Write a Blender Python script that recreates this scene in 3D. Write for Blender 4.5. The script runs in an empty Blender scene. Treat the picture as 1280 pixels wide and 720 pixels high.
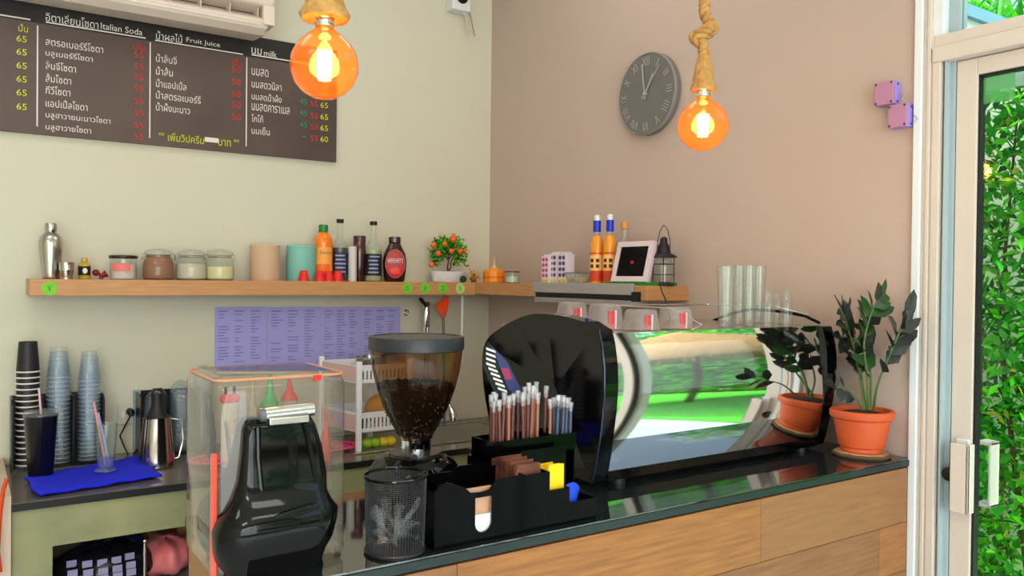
import bpy, bmesh, math, random
from mathutils import Vector, Matrix, Euler
random.seed(7)
PI = math.pi
SC = bpy.context.scene
COL = SC.collection

# ------------------------------------------------------------------ camera
F = 1018.0
CAMP = Vector((-2.12, -3.35, 1.57))
az = math.radians(56.05); pit = math.radians(-0.62); roll = 0.011
_f = Vector((math.cos(az)*math.cos(pit), math.sin(az)*math.cos(pit), math.sin(pit)))
_r0 = Vector((math.sin(az), -math.cos(az), 0)); _u0 = _r0.cross(_f)
_r = _r0*math.cos(roll) + _u0*math.sin(roll)
_u = _u0*math.cos(roll) - _r0*math.sin(roll)
cam = bpy.data.cameras.new('camera'); camo = bpy.data.objects.new('camera', cam); COL.objects.link(camo)
M = Matrix((( _r.x, _u.x, -_f.x, CAMP.x), (_r.y, _u.y, -_f.y, CAMP.y), (_r.z, _u.z, -_f.z, CAMP.z), (0, 0, 0, 1)))
camo.matrix_world = M
cam.sensor_width = 36; cam.lens = 36*F/1280; cam.clip_start = .05; cam.clip_end = 200
SC.camera = camo

# ------------------------------------------------------------------ sky, sun, exposure
w = bpy.data.worlds.new('world'); SC.world = w; w.use_nodes = True
nt = w.node_tree; nt.nodes.clear()
sky = nt.nodes.new('ShaderNodeTexSky'); sky.sky_type = 'NISHITA'; sky.sun_disc = False
sky.sun_elevation = math.radians(58); sky.sun_rotation = math.radians(200); sky.air_density = 1.0; sky.dust_density = 6.0
bg = nt.nodes.new('ShaderNodeBackground'); bg.inputs[1].default_value = 0.50
wo = nt.nodes.new('ShaderNodeOutputWorld')
nt.links.new(sky.outputs[0], bg.inputs[0]); nt.links.new(bg.outputs[0], wo.inputs[0])
sl = bpy.data.lights.new('sun', 'SUN'); sl.energy = 6.5; sl.angle = math.radians(1.5); sl.color = (1, .95, .86)
so = bpy.data.objects.new('sun', sl); COL.objects.link(so)
so.rotation_euler = Vector((.0, .74, -1.0)).to_track_quat('-Z', 'Y').to_euler()
SC.view_settings.view_transform = 'Standard'; SC.view_settings.look = 'None'
SC.view_settings.exposure = 0.0; SC.view_settings.gamma = 1.0; SC.view_settings.use_curve_mapping = False
SC.cycles.transparent_max_bounces = 48
SC.cycles.max_bounces = 8
def area(name, loc, rot, sx, sy, e, col):
    l = bpy.data.lights.new(name, 'AREA'); l.shape = 'RECTANGLE'; l.size = sx; l.size_y = sy; l.energy = e; l.color = col
    o = bpy.data.objects.new(name, l); o.location = loc; o.rotation_euler = rot; COL.objects.link(o); return o
CEIL = 3.25; RYF = -6.5
area('front_window_daylight', (-3.0, RYF, 1.65), (math.radians(90), 0, 0), 4.0, 2.1, 135, (.90, .95, 1))
FILL_SPOTS = [(-3.6, -2.6, 12), (-1.3, -4.6, 12), (-3.4, -5.0, 24), (-2.3, -1.15, 5), (-.55, -1.15, 5)]
for (x, y, e) in FILL_SPOTS:
    area('ceiling_fill_light', (x, y, CEIL-.045), (0, 0, 0), 1.1, .5, e, (1, .95, .91))  # unseen fill lamps added under the ceiling to brighten the room

# ------------------------------------------------------------------ pixel -> point on a real plane
def ray(px, py):
    return _f + _r*((px-640)/F) + _u*((360-py)/F)
def AT(px, py, X=None, Y=None, Z=None):
    d = ray(px, py)
    if X is not None: t = (X-CAMP.x)/d.x
    elif Y is not None: t = (Y-CAMP.y)/d.y
    else: t = (Z-CAMP.z)/d.z
    return CAMP + d*t
def depth(p): return (Vector(p)-CAMP).dot(_f)
def fit(xl, xr, yt, Z, Y=None, X=None):
    """centre, radius and height of an upright round thing seen between two columns, standing at height Z on the vertical plane Y (or X)"""
    p = AT((xl+xr)/2, yt, X=X, Y=Y)
    return Vector((p.x, p.y, Z)), (xr-xl)/2*depth(p)/F, p.z-Z

# ------------------------------------------------------------------ materials
def s2l(c): return tuple(((v/255)/12.92 if v/255 <= .04045 else ((v/255+.055)/1.055)**2.4) for v in c)
def pmat(name, rgb, rough=.5, metal=0, spec=.5, noise=None, bump=None, emit=0, trans=0, ior=1.45, coat=0, sheen=0, aniso=0):
    m = bpy.data.materials.new(name); m.use_nodes = True
    n = m.node_tree; b = n.nodes['Principled BSDF']
    c = s2l(rgb)+(1,)
    b.inputs['Base Color'].default_value = c
    b.inputs['Roughness'].default_value = rough; b.inputs['Metallic'].default_value = metal
    b.inputs['Specular IOR Level'].default_value = spec; b.inputs['IOR'].default_value = ior
    b.inputs['Transmission Weight'].default_value = trans; b.inputs['Coat Weight'].default_value = coat
    if emit:
        b.inputs['Emission Color'].default_value = c; b.inputs['Emission Strength'].default_value = emit
    tc = n.nodes.new('ShaderNodeTexCoord')
    if noise:
        rgb2, sc, st = noise[:3]
        mp = n.nodes.new('ShaderNodeMapping'); mp.inputs['Scale'].default_value = st
        nz = n.nodes.new('ShaderNodeTexNoise'); nz.inputs['Scale'].default_value = sc; nz.inputs['Detail'].default_value = 6
        cr = n.nodes.new('ShaderNodeValToRGB'); cr.color_ramp.elements[0].position = .32; cr.color_ramp.elements[1].position = .68
        cr.color_ramp.elements[0].color = c; cr.color_ramp.elements[1].color = s2l(rgb2)+(1,)
        n.links.new(tc.outputs['Object'], mp.inputs[0]); n.links.new(mp.outputs[0], nz.inputs['Vector'])
        n.links.new(nz.outputs['Fac'], cr.inputs[0]); n.links.new(cr.outputs[0], b.inputs['Base Color'])
    if bump:
        sc, st = bump
        nz = n.nodes.new('ShaderNodeTexNoise'); nz.inputs['Scale'].default_value = sc; nz.inputs['Detail'].default_value = 4
        bp = n.nodes.new('ShaderNodeBump'); bp.inputs['Strength'].default_value = st; bp.inputs['Distance'].default_value = .002
        n.links.new(tc.outputs['Object'], nz.inputs['Vector']); n.links.new(nz.outputs['Fac'], bp.inputs['Height']); n.links.new(bp.outputs[0], b.inputs['Normal'])
    return m
def gmat(name, rgb, alpha, tint=(255, 255, 255), rough=.03, ior=1.45, emit=0, diff=True):
    """thin clear sheet: mostly see-through, a little body colour (alpha), sharp Fresnel reflection"""
    m = bpy.data.materials.new(name); m.use_nodes = True; n = m.node_tree; n.nodes.clear()
    out = n.nodes.new('ShaderNodeOutputMaterial'); tr = n.nodes.new('ShaderNodeBsdfTransparent'); tr.inputs[0].default_value = s2l(tint)+(1,)
    df = n.nodes.new('ShaderNodeBsdfPrincipled'); df.inputs['Base Color'].default_value = s2l(rgb)+(1,); df.inputs['Roughness'].default_value = .3
    if emit:
        df.inputs['Emission Color'].default_value = s2l(rgb)+(1,); df.inputs['Emission Strength'].default_value = emit
    gl = n.nodes.new('ShaderNodeBsdfGlossy'); gl.inputs['Roughness'].default_value = rough
    f0 = ((ior-1)/(ior+1))**2                                     # Schlick reflectance, the same on both faces of the sheet
    lw = n.nodes.new('ShaderNodeLayerWeight'); lw.inputs['Blend'].default_value = .5
    pw = n.nodes.new('ShaderNodeMath'); pw.operation = 'POWER'; pw.inputs[1].default_value = 4
    fr = n.nodes.new('ShaderNodeMath'); fr.operation = 'MULTIPLY_ADD'; fr.inputs[1].default_value = 1-f0; fr.inputs[2].default_value = f0
    n.links.new(lw.outputs['Facing'], pw.inputs[0]); n.links.new(pw.outputs[0], fr.inputs[0])
    m1 = n.nodes.new('ShaderNodeMixShader'); m1.inputs[0].default_value = alpha
    m2 = n.nodes.new('ShaderNodeMixShader')
    n.links.new(tr.outputs[0], m1.inputs[1]); n.links.new(df.outputs[0], m1.inputs[2])
    n.links.new(fr.outputs[0], m2.inputs[0]); n.links.new(m1.outputs[0], m2.inputs[1]); n.links.new(gl.outputs[0], m2.inputs[2])
    n.links.new(m2.outputs[0], out.inputs[0]); return m

WALL_BACK = pmat('cream_lit_paint', (210, 202, 180), .75, noise=((206, 205, 188), .8, (1, 1, 1)), bump=(60, .15))  # white wall, the light's cream cast put into its colour
WALL_RIGHT = pmat('pink_tan_lit_paint', (197, 175, 164), .75, noise=((187, 169, 158), .7, (1, 1, 1)), bump=(60, .15))  # also a white wall, with the pinkish light mixed into the colour
CEILM = pmat('white_ceiling_paint', (228, 222, 210), .8)
FLOORM = pmat('pale_tile', (214, 216, 218), .35, noise=((198, 202, 206), 3, (1, 1, 1)))
WOODSH = pmat('light_oak_laminate', (200, 148, 98), .45, noise=((184, 130, 82), 5, (2, 2, 26)), bump=(30, .1))
WOODBAR = [pmat('brown_oak_laminate', (152, 104, 66), .5, noise=((124, 84, 54), 4, (1.6, 5, 20)), bump=(40, .15)),
           pmat('amber_oak_laminate', (172, 114, 62), .5, noise=((136, 90, 52), 5, (1.4, 5, 24)), bump=(40, .15)),
           pmat('dusk_oak_laminate', (138, 98, 64), .5, noise=((158, 108, 66), 5, (1.8, 5, 18)), bump=(40, .15))]
BLACKGLASS = pmat('black_glass_top', (30, 34, 36), .04, spec=1.0, ior=1.8)
GLASSEDGE = pmat('green_glass_edge', (36, 50, 50), .25, spec=.4)
BLACKGLOSS = pmat('gloss_black_plastic', (6, 6, 8), .06, spec=.34, ior=1.45)
BLACKACR = pmat('black_acrylic', (5, 5, 7), .10, spec=.16, ior=1.35)
BLACKMAT = pmat('matt_black_plastic', (16, 16, 18), .5)
MIRROR = pmat('polished_steel', (232, 236, 236), .035, metal=1)
STEEL = pmat('brushed_steel', (190, 186, 180), .22, metal=1)
STEELDK = pmat('dark_worktop_steel', (128, 120, 110), .22, metal=.3, noise=((104, 98, 90), 6, (1, 4, 1)))
CHROME = pmat('chrome', (225, 225, 228), .1, metal=1)
CONCRETE = pmat('polished_concrete', (160, 158, 116), .6, noise=((132, 136, 100), 5, (1, 1, 1)), bump=(25, .4))
WHITEP = pmat('white_plastic', (225, 225, 228), .35)
WHITEALU = pmat('white_aluminium', (216, 206, 196), .4)
GREYALU = pmat('blue_grey_aluminium', (168, 186, 192), .4)
BRIGHTALU = pmat('bright_white_aluminium', (228, 236, 240), .35)
BEIGEP = pmat('ivory_plastic', (208, 200, 180), .5)
CLEAR = gmat('clear_glass', (235, 240, 240), .05, tint=(246, 250, 248))
WINGLASS = gmat('window_glass', (235, 240, 240), .0, tint=(245, 252, 248), ior=1.3)
CLEARPL = gmat('clear_plastic_cup', (214, 226, 236), .07, tint=(246, 250, 253), rough=.12)
CLEARLID = gmat('clear_plastic_tub', (236, 228, 226), .16, tint=(250, 246, 246), rough=.08)
ACRYLIC = gmat('clear_polycarbonate', (230, 225, 220), .05, tint=(242, 238, 232))
CLEARWR = gmat('clear_film', (226, 230, 240), .12, rough=.2)
EDGEOR = gmat('orange_tinted_edge', (236, 70, 40), .72)
SMOKE = gmat('smoky_brown_plastic', (150, 112, 72), .025, tint=(202, 170, 134), rough=.04)
AMBER = gmat('amber_bulb_glass', (255, 140, 40), .08, tint=(255, 210, 150), emit=.34, ior=1.5)
FILAM = pmat('glowing_filament', (255, 232, 180), emit=60)
ROPE = pmat('jute_rope', (206, 158, 92), .85, noise=((170, 122, 64), 60, (1, 1, 1)), bump=(120, .6))
BROWNBD = pmat('menu_brown', (98, 78, 72), .5, noise=((74, 58, 54), 1.5, (1, 1, 1)))
MBLACK = pmat('menu_black', (22, 14, 14), .5)
TWHITE = pmat('print_white', (226, 220, 214), .6)
TRED = pmat('print_red', (200, 44, 34), .6)
TYEL = pmat('print_yellow', (206, 204, 36), .6)
TGRN = pmat('print_green', (24, 140, 96), .6)
TBLK = pmat('print_black', (30, 26, 30), .6)
TGREY = pmat('print_grey', (120, 118, 178), .7)
PAPER = pmat('purple_lit_paper', (168, 164, 228), .8)  # purple light on the sheets is put into the paper colour
CLOCKM = pmat('slate_grey_clock', (112, 110, 106), .55)
CLOCKE = pmat('clock_light_grey', (166, 166, 162), .5)
TERRA = pmat('terracotta', (214, 92, 44), .5, noise=((196, 78, 36), 8, (1, 1, 1)))
SOIL = pmat('soil', (48, 34, 24), .95, bump=(90, 1))
LEAFD = pmat('dark_zz_leaf', (26, 44, 32), .28, spec=.6, noise=((46, 40, 42), 9, (1, 1, 1)))
LEAFD2 = pmat('fresh_zz_leaf', (40, 80, 36), .3, spec=.6)
STEMG = pmat('green_stem', (86, 116, 60), .5)
LEAFS = [pmat('leaf_bright', (92, 206, 36), .45, spec=.3), pmat('leaf_mid', (36, 150, 32), .45, spec=.3), pmat('leaf_deep', (16, 96, 34), .5, spec=.3),
         pmat('leaf_yellow', (190, 190, 60), .5, spec=.3)]
def translucent(m, rgb, k):
    n = m.node_tree; out = n.nodes['Material Output']; b = n.nodes['Principled BSDF']
    tl = n.nodes.new('ShaderNodeBsdfTranslucent'); tl.inputs[0].default_value = s2l(rgb)+(1,); mx = n.nodes.new('ShaderNodeMixShader'); mx.inputs[0].default_value = k
    n.links.new(b.outputs[0], mx.inputs[1]); n.links.new(tl.outputs[0], mx.inputs[2]); n.links.new(mx.outputs[0], out.inputs[0])
translucent(LEAFS[0], (130, 230, 40), .4); translucent(LEAFS[1], (80, 200, 40), .4); translucent(LEAFS[2], (40, 150, 40), .35); translucent(LEAFS[3], (220, 220, 60), .4)
BARK = pmat('bark', (92, 70, 50), .9)
def plain(name, rgb, rough=.5, **k): return pmat(name, rgb, rough, **k)
RED = plain('red_plastic', (222, 34, 24), .3); ORANGE = plain('orange_plastic', (250, 120, 10), .35); GREEN = plain('green_plastic', (26, 128, 46), .35)
BLUECL = pmat('royal_blue_cloth', (18, 34, 220), .85, bump=(300, .5)); PINK = plain('pink_plastic', (228, 60, 120), .35)

# ------------------------------------------------------------------ mesh building
class MB:
    def __init__(s): s.bm = bmesh.new(); s.mi = 0
    def _v(s, co): return s.bm.verts.new(co)
    def face(s, vs):
        try:
            f = s.bm.faces.new(vs); f.material_index = s.mi; return f
        except ValueError: return None
    def box(s, x0, x1, y0, y1, z0, z1, mat=None):
        c = [(x0,y0,z0),(x1,y0,z0),(x1,y1,z0),(x0,y1,z0),(x0,y0,z1),(x1,y0,z1),(x1,y1,z1),(x0,y1,z1)]
        if mat is not None: c = [mat @ Vector(p) for p in c]
        v = [s._v(p) for p in c]
        for q in ((3,2,1,0),(4,5,6,7),(0,1,5,4),(1,2,6,5),(2,3,7,6),(3,0,4,7)): s.face([v[i] for i in q])
        return s
    def lathe(s, prof, c=(0,0,0), n=24, cap0=True, cap1=True, sx=1, sy=1, mat=None):
        rings = []
        for (r, z) in prof:
            ring = []
            for k in range(n):
                a = 2*PI*k/n; p = Vector((c[0]+r*sx*math.cos(a), c[1]+r*sy*math.sin(a), c[2]+z))
                if mat is not None: p = mat @ p
                ring.append(s._v(p))
            rings.append(ring)
        for a, b in zip(rings, rings[1:]):
            for k in range(n): s.face([a[k], a[(k+1)%n], b[(k+1)%n], b[k]])
        if cap0: s.face(list(reversed(rings[0])))
        if cap1: s.face(rings[-1])
        return s
    def tube(s, pts, r, n=8, cap=True):
        pts = [Vector(p) for p in pts]; rr = r if isinstance(r, (list, tuple)) else [r]*len(pts)
        rings = []; prev = None
        for i, p in enumerate(pts):
            t = (pts[min(i+1, len(pts)-1)] - pts[max(i-1, 0)])
            if t.length < 1e-9: t = Vector((0,0,1))
            t.normalize()
            if prev is None:
                a = Vector((0,0,1)) if abs(t.z) < .9 else Vector((1,0,0)); nrm = t.cross(a).normalized()
            else:
                nrm = (prev - t*prev.dot(t)); nrm = nrm.normalized() if nrm.length > 1e-6 else t.orthogonal().normalized()
            prev = nrm; bn = t.cross(nrm)
            rings.append([s._v(p + (nrm*math.cos(2*PI*k/n) + bn*math.sin(2*PI*k/n))*rr[i]) for k in range(n)])
        for a, b in zip(rings, rings[1:]):
            for k in range(n): s.face([a[k], a[(k+1)%n], b[(k+1)%n], b[k]])
        if cap: s.face(list(reversed(rings[0]))); s.face(rings[-1])
        return s
    def ell(s, c, rx, ry=None, rz=None, n=12, m=8, mat=None):
        ry = rx if ry is None else ry; rz = rx if rz is None else rz
        T = Matrix.Translation(Vector(c)) @ (mat if mat is not None else Matrix.Identity(4))
        prof = [(max(math.sin(PI*j/m), 1e-3), -math.cos(PI*j/m)) for j in range(m+1)]
        rings = []
        for (r, z) in prof: rings.append([s._v(T @ Vector((rx*r*math.cos(2*PI*k/n), ry*r*math.sin(2*PI*k/n), rz*z))) for k in range(n)])
        for a, b in zip(rings, rings[1:]):
            for k in range(n): s.face([a[k], a[(k+1)%n], b[(k+1)%n], b[k]])
        return s
    def prism(s, poly, off):
        """poly: list of 3D points (planar), off: extrusion vector"""
        off = Vector(off); a = [s._v(Vector(p)) for p in poly]; b = [s._v(Vector(p)+off) for p in poly]; n = len(a)
        s.face(list(reversed(a))); s.face(b)
        for k in range(n): s.face([a[k], a[(k+1)%n], b[(k+1)%n], b[k]])
        return s
    def grid(s, fn, nu, nv):
        g = [[s._v(fn(i/nu, j/nv)) for j in range(nv+1)] for i in range(nu+1)]
        for i in range(nu):
            for j in range(nv): s.face([g[i][j], g[i+1][j], g[i+1][j+1], g[i][j+1]])
        return s
    def loft(s, rings, cap=True):
        R = [[s._v(Vector(p)) for p in r] for r in rings]; n = len(R[0])
        for a, b in zip(R, R[1:]):
            for k in range(n): s.face([a[k], a[(k+1)%n], b[(k+1)%n], b[k]])
        if cap: s.face(list(reversed(R[0]))); s.face(R[-1])
        return s

def obj(name, mb, mat, parent=None, smooth=True, bevel=0, solid=0, mats=None, sub=0, angle=40, loc=None, kind=None, label=None):
    bm = mb.bm
    bmesh.ops.recalc_face_normals(bm, faces=bm.faces[:])
    me = bpy.data.meshes.new(name); bm.to_mesh(me); bm.free()
    for m in (mats if mats else [mat]): me.materials.append(m)
    o = bpy.data.objects.new(name, me); COL.objects.link(o)
    if parent is not None: o.parent = parent
    if loc is not None: o.location = loc
    if bevel:
        b = o.modifiers.new('b', 'BEVEL'); b.width = bevel; b.segments = 2; b.limit_method = 'ANGLE'; b.angle_limit = .6
    if solid:
        b = o.modifiers.new('s', 'SOLIDIFY'); b.thickness = solid; b.offset = 0
    if sub:
        b = o.modifiers.new('u', 'SUBSURF'); b.levels = sub; b.render_levels = sub
    if smooth:
        me.shade_smooth(); me.set_sharp_from_angle(angle=math.radians(angle))
    if kind: o['kind'] = kind
    if label: o['label'] = label
    return o
def thing(name, label, cat, loc=(0,0,0), rz=0, group=None):
    o = bpy.data.objects.new(name, None); COL.objects.link(o); o.empty_display_size = .05
    o.location = loc; o.rotation_euler = (0, 0, rz); o['label'] = label; o['category'] = cat
    if group: o['group'] = group
    return o
def tag(o, label, cat, group=None, kind=None):
    o['label'] = label; o['category'] = cat
    if group: o['group'] = group
    if kind: o['kind'] = kind
    return o
def struct(name, mb, mat, parent=None, **k):
    o = obj(name, mb, mat, parent, **k)
    if parent is None: o['kind'] = 'structure'
    return o
def dup(root, loc=None, rz=None, label=None, group=None, rot=None, scale=None):
    r = root.copy(); COL.objects.link(r)
    if loc is not None: r.location = loc
    if rz is not None: r.rotation_euler = (0, 0, rz)
    if rot is not None: r.rotation_euler = rot
    if scale is not None: r.scale = scale
    if label: r['label'] = label
    if group: r['group'] = group
    for ch in list(root.children):
        c = ch.copy(); COL.objects.link(c); c.parent = r
        for g in list(ch.children):
            d = g.copy(); COL.objects.link(d); d.parent = c
    return r
def like(o, parent, loc=None, rot=None, scale=None, mat=None):
    c = o.copy(); COL.objects.link(c); c.parent = parent
    if loc is not None: c.location = loc
    if rot is not None: c.rotation_euler = rot
    if scale is not None: c.scale = scale
    return c
_dg = None
def text(body, mat, parent, p0, width=None, height=.03, plane='Y', name='lettering', ext=.0006, maxw=None, wy=None):
    """flat printed text: lower left at p0, in the plane facing -Y (or 'X' facing -X, 'Z' facing up), fitted to width"""
    cu = bpy.data.curves.new(name, 'FONT'); cu.body = body; cu.size = 1; cu.extrude = 0; cu.resolution_u = 2
    t = bpy.data.objects.new(name, cu); COL.objects.link(t)
    dg = bpy.context.evaluated_depsgraph_get(); me = bpy.data.meshes.new_from_object(t.evaluated_get(dg))
    bpy.data.objects.remove(t); bpy.data.curves.remove(cu)
    if not me.vertices: return None
    xs = [v.co.x for v in me.vertices]; ys = [v.co.y for v in me.vertices]
    x0, x1, y0, y1 = min(xs), max(xs), min(ys), max(ys)
    sy = height/max(y1-y0, 1e-4); sx = (width/max(x1-x0, 1e-4)) if width else sy
    for v in me.vertices:
        a = (v.co.x-x0)*sx; b = (v.co.y-y0)*sy
        if plane == 'Y': v.co = (a, 0, b)
        elif plane == 'X': v.co = (0, -a, b)
        else: v.co = (a, b, 0)
    me.materials.append(mat)
    o = bpy.data.objects.new(name, me); COL.objects.link(o); o.parent = parent; o.location = p0
    return o
def rrect(w, d, r, z, cx=0, cy=0, n=5):
    """rounded rectangle ring in the horizontal plane"""
    pts = []
    for (sx, sy, a0) in ((1,1,0), (-1,1,PI/2), (-1,-1,PI), (1,-1,1.5*PI)):
        for k in range(n+1):
            a = a0 + PI/2*k/n
            pts.append(Vector((cx + sx*(w-r) + r*math.cos(a), cy + sy*(d-r) + r*math.sin(a), z)))
    return pts
def P(pr, r, h): return [(a*r, b*h) for a, b in pr]

# ================================================================== THE SETTING
RX0, RY0 = -5.2, -6.6
YE = -2.133                                   # where the right wall ends and the aluminium frame starts
struct('floor', MB().box(RX0, 0, RY0, .0, -.05, 0), FLOORM, smooth=False)
struct('ceiling', MB().box(RX0-.1, .1, RY0-.1, .1, CEIL, CEIL+.15), CEILM, smooth=False)
struct('wall_back', MB().box(RX0-.1, .1, 0, .12, 0, CEIL), WALL_BACK, smooth=False)
struct('wall_right', MB().box(0, .12, YE, 0, 0, CEIL), WALL_RIGHT, smooth=False)
struct('wall_left', MB().box(RX0-.12, RX0, RY0, 0, 0, CEIL), WALL_BACK, smooth=False)
# front shop window wall behind the camera: sill, header and posts
struct('wall_front', MB().box(RX0, 0, RY0-.1, RY0, 0, .5).box(RX0, 0, RY0-.1, RY0, 2.7, CEIL), WALL_BACK, smooth=False)
wf = struct('window_2', MB().box(-5.2, -5.1, RY0-.08, RY0-.02, .5, 2.7).box(-3.5, -3.42, RY0-.08, RY0-.02, .5, 2.7).box(-1.8, -1.72, RY0-.08, RY0-.02, .5, 2.7).box(-.08, 0, RY0-.08, RY0-.02, .5, 2.7), WHITEALU, smooth=False)
obj('pane', MB().box(-5.1, -.08, RY0-.055, RY0-.045, .5, 2.7), WINGLASS, wf, smooth=False)
# aluminium frame beside the counter end
def ypx(x): 
    return AT(x, 300, X=0).y
y1140, y1152, y1164, y1174, y1187, y1215 = YE, ypx(1152), ypx(1164), ypx(1174), ypx(1187), ypx(1215)
struct('trim_1', MB().box(-.012, .10, y1152, YE, 0, CEIL), BRIGHTALU, smooth=False, bevel=.003)
struct('trim_2', MB().box(-.004, .10, y1164, y1152, 0, CEIL).box(-.010, .02, y1164+.004, y1164+.014, 0, CEIL), WHITEALU, smooth=False, bevel=.002)
ZT0, ZT1, ZTm = 2.150, 2.222, 2.19            # transom
ZD = 2.105                                    # top of the door glass
tr = struct('trim_3', MB().box(-.012, .09, RY0, y1164, ZT0, ZTm).box(-.004, .09, RY0, y1164, ZTm, ZT1), WHITEALU, smooth=False, bevel=.003)
w1 = struct('window_1', MB().box(.0, .06, y1174, y1164, ZT1, CEIL), BRIGHTALU, smooth=False)
obj('window_frame', MB().box(.03, .07, y1187, y1174, ZT1, CEIL).box(.01, .06, -4.16, -4.10, ZT1, CEIL).box(.01, .06, RY0, RY0+.06, ZT1, CEIL), GREYALU, w1, smooth=False)
obj('pane', MB().box(.045, .051, -4.10, y1187, ZT1, CEIL), WINGLASS, w1, smooth=False)
obj('pane', MB().box(.045, .051, RY0+.06, -4.16, ZT1, CEIL), WINGLASS, w1, smooth=False)
# door frame jamb and track
struct('trim_4', MB().box(-.008, .09, y1174, y1164, 0, ZT0), WHITEALU, smooth=False, bevel=.002)
struct('trim_5', MB().box(.02, .09, y1187+.002, y1174, 0, ZT0).box(.0, .03, y1174-.012, y1174-.007, 0, ZT0), GREYALU, smooth=False, bevel=.001)
def sliding_door(name, ya, yb, xo, handle):
    """glass panel between ya (far) and yb (near)"""
    st = .052
    d = struct(name, MB().box(xo, xo+.04, ya-st, ya, .02, ZT0-.002).box(xo, xo+.04, yb, yb+st, .02, ZT0-.002)
               .box(xo, xo+.04, yb+st, ya-st, ZD, ZT0-.002).box(xo, xo+.04, yb+st, ya-st, .02, .14), WHITEALU, smooth=False, bevel=.002)
    g = MB(); yA, yB = ya-st, yb+st
    for (a, b, c, e) in ((yA-.006, yA, .14, ZD), (yB, yB+.006, .14, ZD), (yB, yA, ZD-.006, ZD), (yB, yA, .14, .146)): g.box(xo+.008, xo+.032, a, b, c, e)
    obj('gasket', g, BLACKMAT, d, smooth=False)
    obj('pane', MB().box(xo+.017, xo+.023, yB, yA, .14, ZD), WINGLASS, d, smooth=False)
    if handle:
        z0, z1 = .99, 1.16
        h = MB()                                          # handle plate and the C shaped pull
        yc = ya - st*.62
        obj('handle_plate', h.box(xo-.012, xo, yc-.020, yc+.014, z0-.01, z1+.012), WHITEP, d, smooth=False, bevel=.004)
        p = MB(); p.box(xo-.046, xo-.036, yc-.036, yc+.010, z0-.002, z1+.004).box(xo-.046, xo-.012, yc-.036, yc-.028, z0-.002, z1+.004)
        obj('pull_handle', p, WHITEALU, d, smooth=False, bevel=.003)
        q = MB().box(xo+.04, xo+.085, yc-.050, yc-.042, z0+.005, z1+.005).box(xo+.04, xo+.085, yc-.050, yc-.012, z0+.005, z0+.015).box(xo+.04, xo+.085, yc-.050, yc-.012, z1-.005, z1+.005)
        obj('outer_handle', q, WHITEALU, d, smooth=False, bevel=.003)
        obj('latch', MB().lathe([(.016, 0), (.018, .004), (.018, .018), (.013, .022)], n=16, mat=Matrix.Translation((xo+.002, ya-.004, (z0+z1)/2)) @ Matrix.Rotation(-PI/2, 4, 'Y')), BLACKMAT, d, label='round black latch')
    return d
d1 = sliding_door('door_1', y1187, -2.975, .022, True)
obj('sticker', MB().box(.0385, .0395, y1187-.135, y1187-.06, ZD-.075, ZD-.008), gmat('pale_green_sticker', (90, 190, 110), .5), d1, smooth=False)
sliding_door('door_2', -2.90, -4.1, .062, False)
sliding_door('door_3', -4.2, -5.3, .022, False)
sliding_door('door_4', -5.3, -6.5, .022, False)

# ================================================================== OUTSIDE
random.seed(11)
struct('pavement', MB().box(.12, 1.75, -2.4, 6, -.12, -.02).box(.12, 2.25, -14, -2.4, -.12, -.02).box(-8, .12, -14, RY0-.1, -.12, -.02), pmat('pale_concrete_paving', (166, 172, 176), .8, noise=((140, 146, 150), 2, (1, 1, 1)), bump=(30, .4)), smooth=False)
lawn = struct('lawn', MB().box(1.75, 6.2, -2.4, 6, -.12, 0).box(2.25, 6.2, -14, -2.4, -.12, 0), pmat('green_lawn', (70, 176, 26), .9, noise=((44, 140, 24), 9, (1, 1, 1)), bump=(200, 1)), smooth=False)
struct('ground', MB().box(6.2, 40, -40, 30, -.13, -.03).box(-10, 40, -40, -14, -.13, -.03), pmat('earth_and_grass', (110, 140, 66), .9, noise=((150, 132, 92), 1, (1, 1, 1))), smooth=False)

def leaf_mesh(L, W):
    b = MB(); vs = [(0,0,0), (W*.5, L*.35, W*.12), (W*.34, L*.75, W*.05), (0, L, -W*.1), (-W*.34, L*.75, W*.05), (-W*.5, L*.35, W*.12), (0, L*.5, -.02*L)]
    v = [b._v(p) for p in vs]
    for t in ((0,1,6), (1,2,6), (2,3,6), (3,4,6), (4,5,6), (5,0,6)): b.face([v[i] for i in t])
    return b
def leaf_cloud(name, parent, n, boxf, L, mats, weights, kind='stuff'):
    """n small folded leaves scattered by boxf() and joined"""
    vs, fs, mi = [], [], []
    for i in range(n):
        p = boxf(); l = L*random.uniform(.6, 1.3); wd = l*random.uniform(.38, .6)
        R = Euler((random.uniform(-1.3, 1.3), random.uniform(-.8, .8), random.uniform(0, 6.28))).to_matrix()
        k = len(vs); m = random.choices(range(len(mats)), weights)[0]
        for q in ((0,0,0), (wd/2, l*.45, wd*.15), (0, l, 0), (-wd/2, l*.45, wd*.15)): vs.append(p + R @ Vector(q))
        fs += [(k, k+1, k+2), (k, k+2, k+3)]; mi += [m, m]
    me = bpy.data.meshes.new(name); me.from_pydata([tuple(v) for v in vs], [], fs)
    for m in mats: me.materials.append(m)
    me.polygons.foreach_set('material_index', mi); me.update()
    o = bpy.data.objects.new(name, me); COL.objects.link(o)
    if parent: o.parent = parent
    if kind: o['kind'] = kind
    return o
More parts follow.
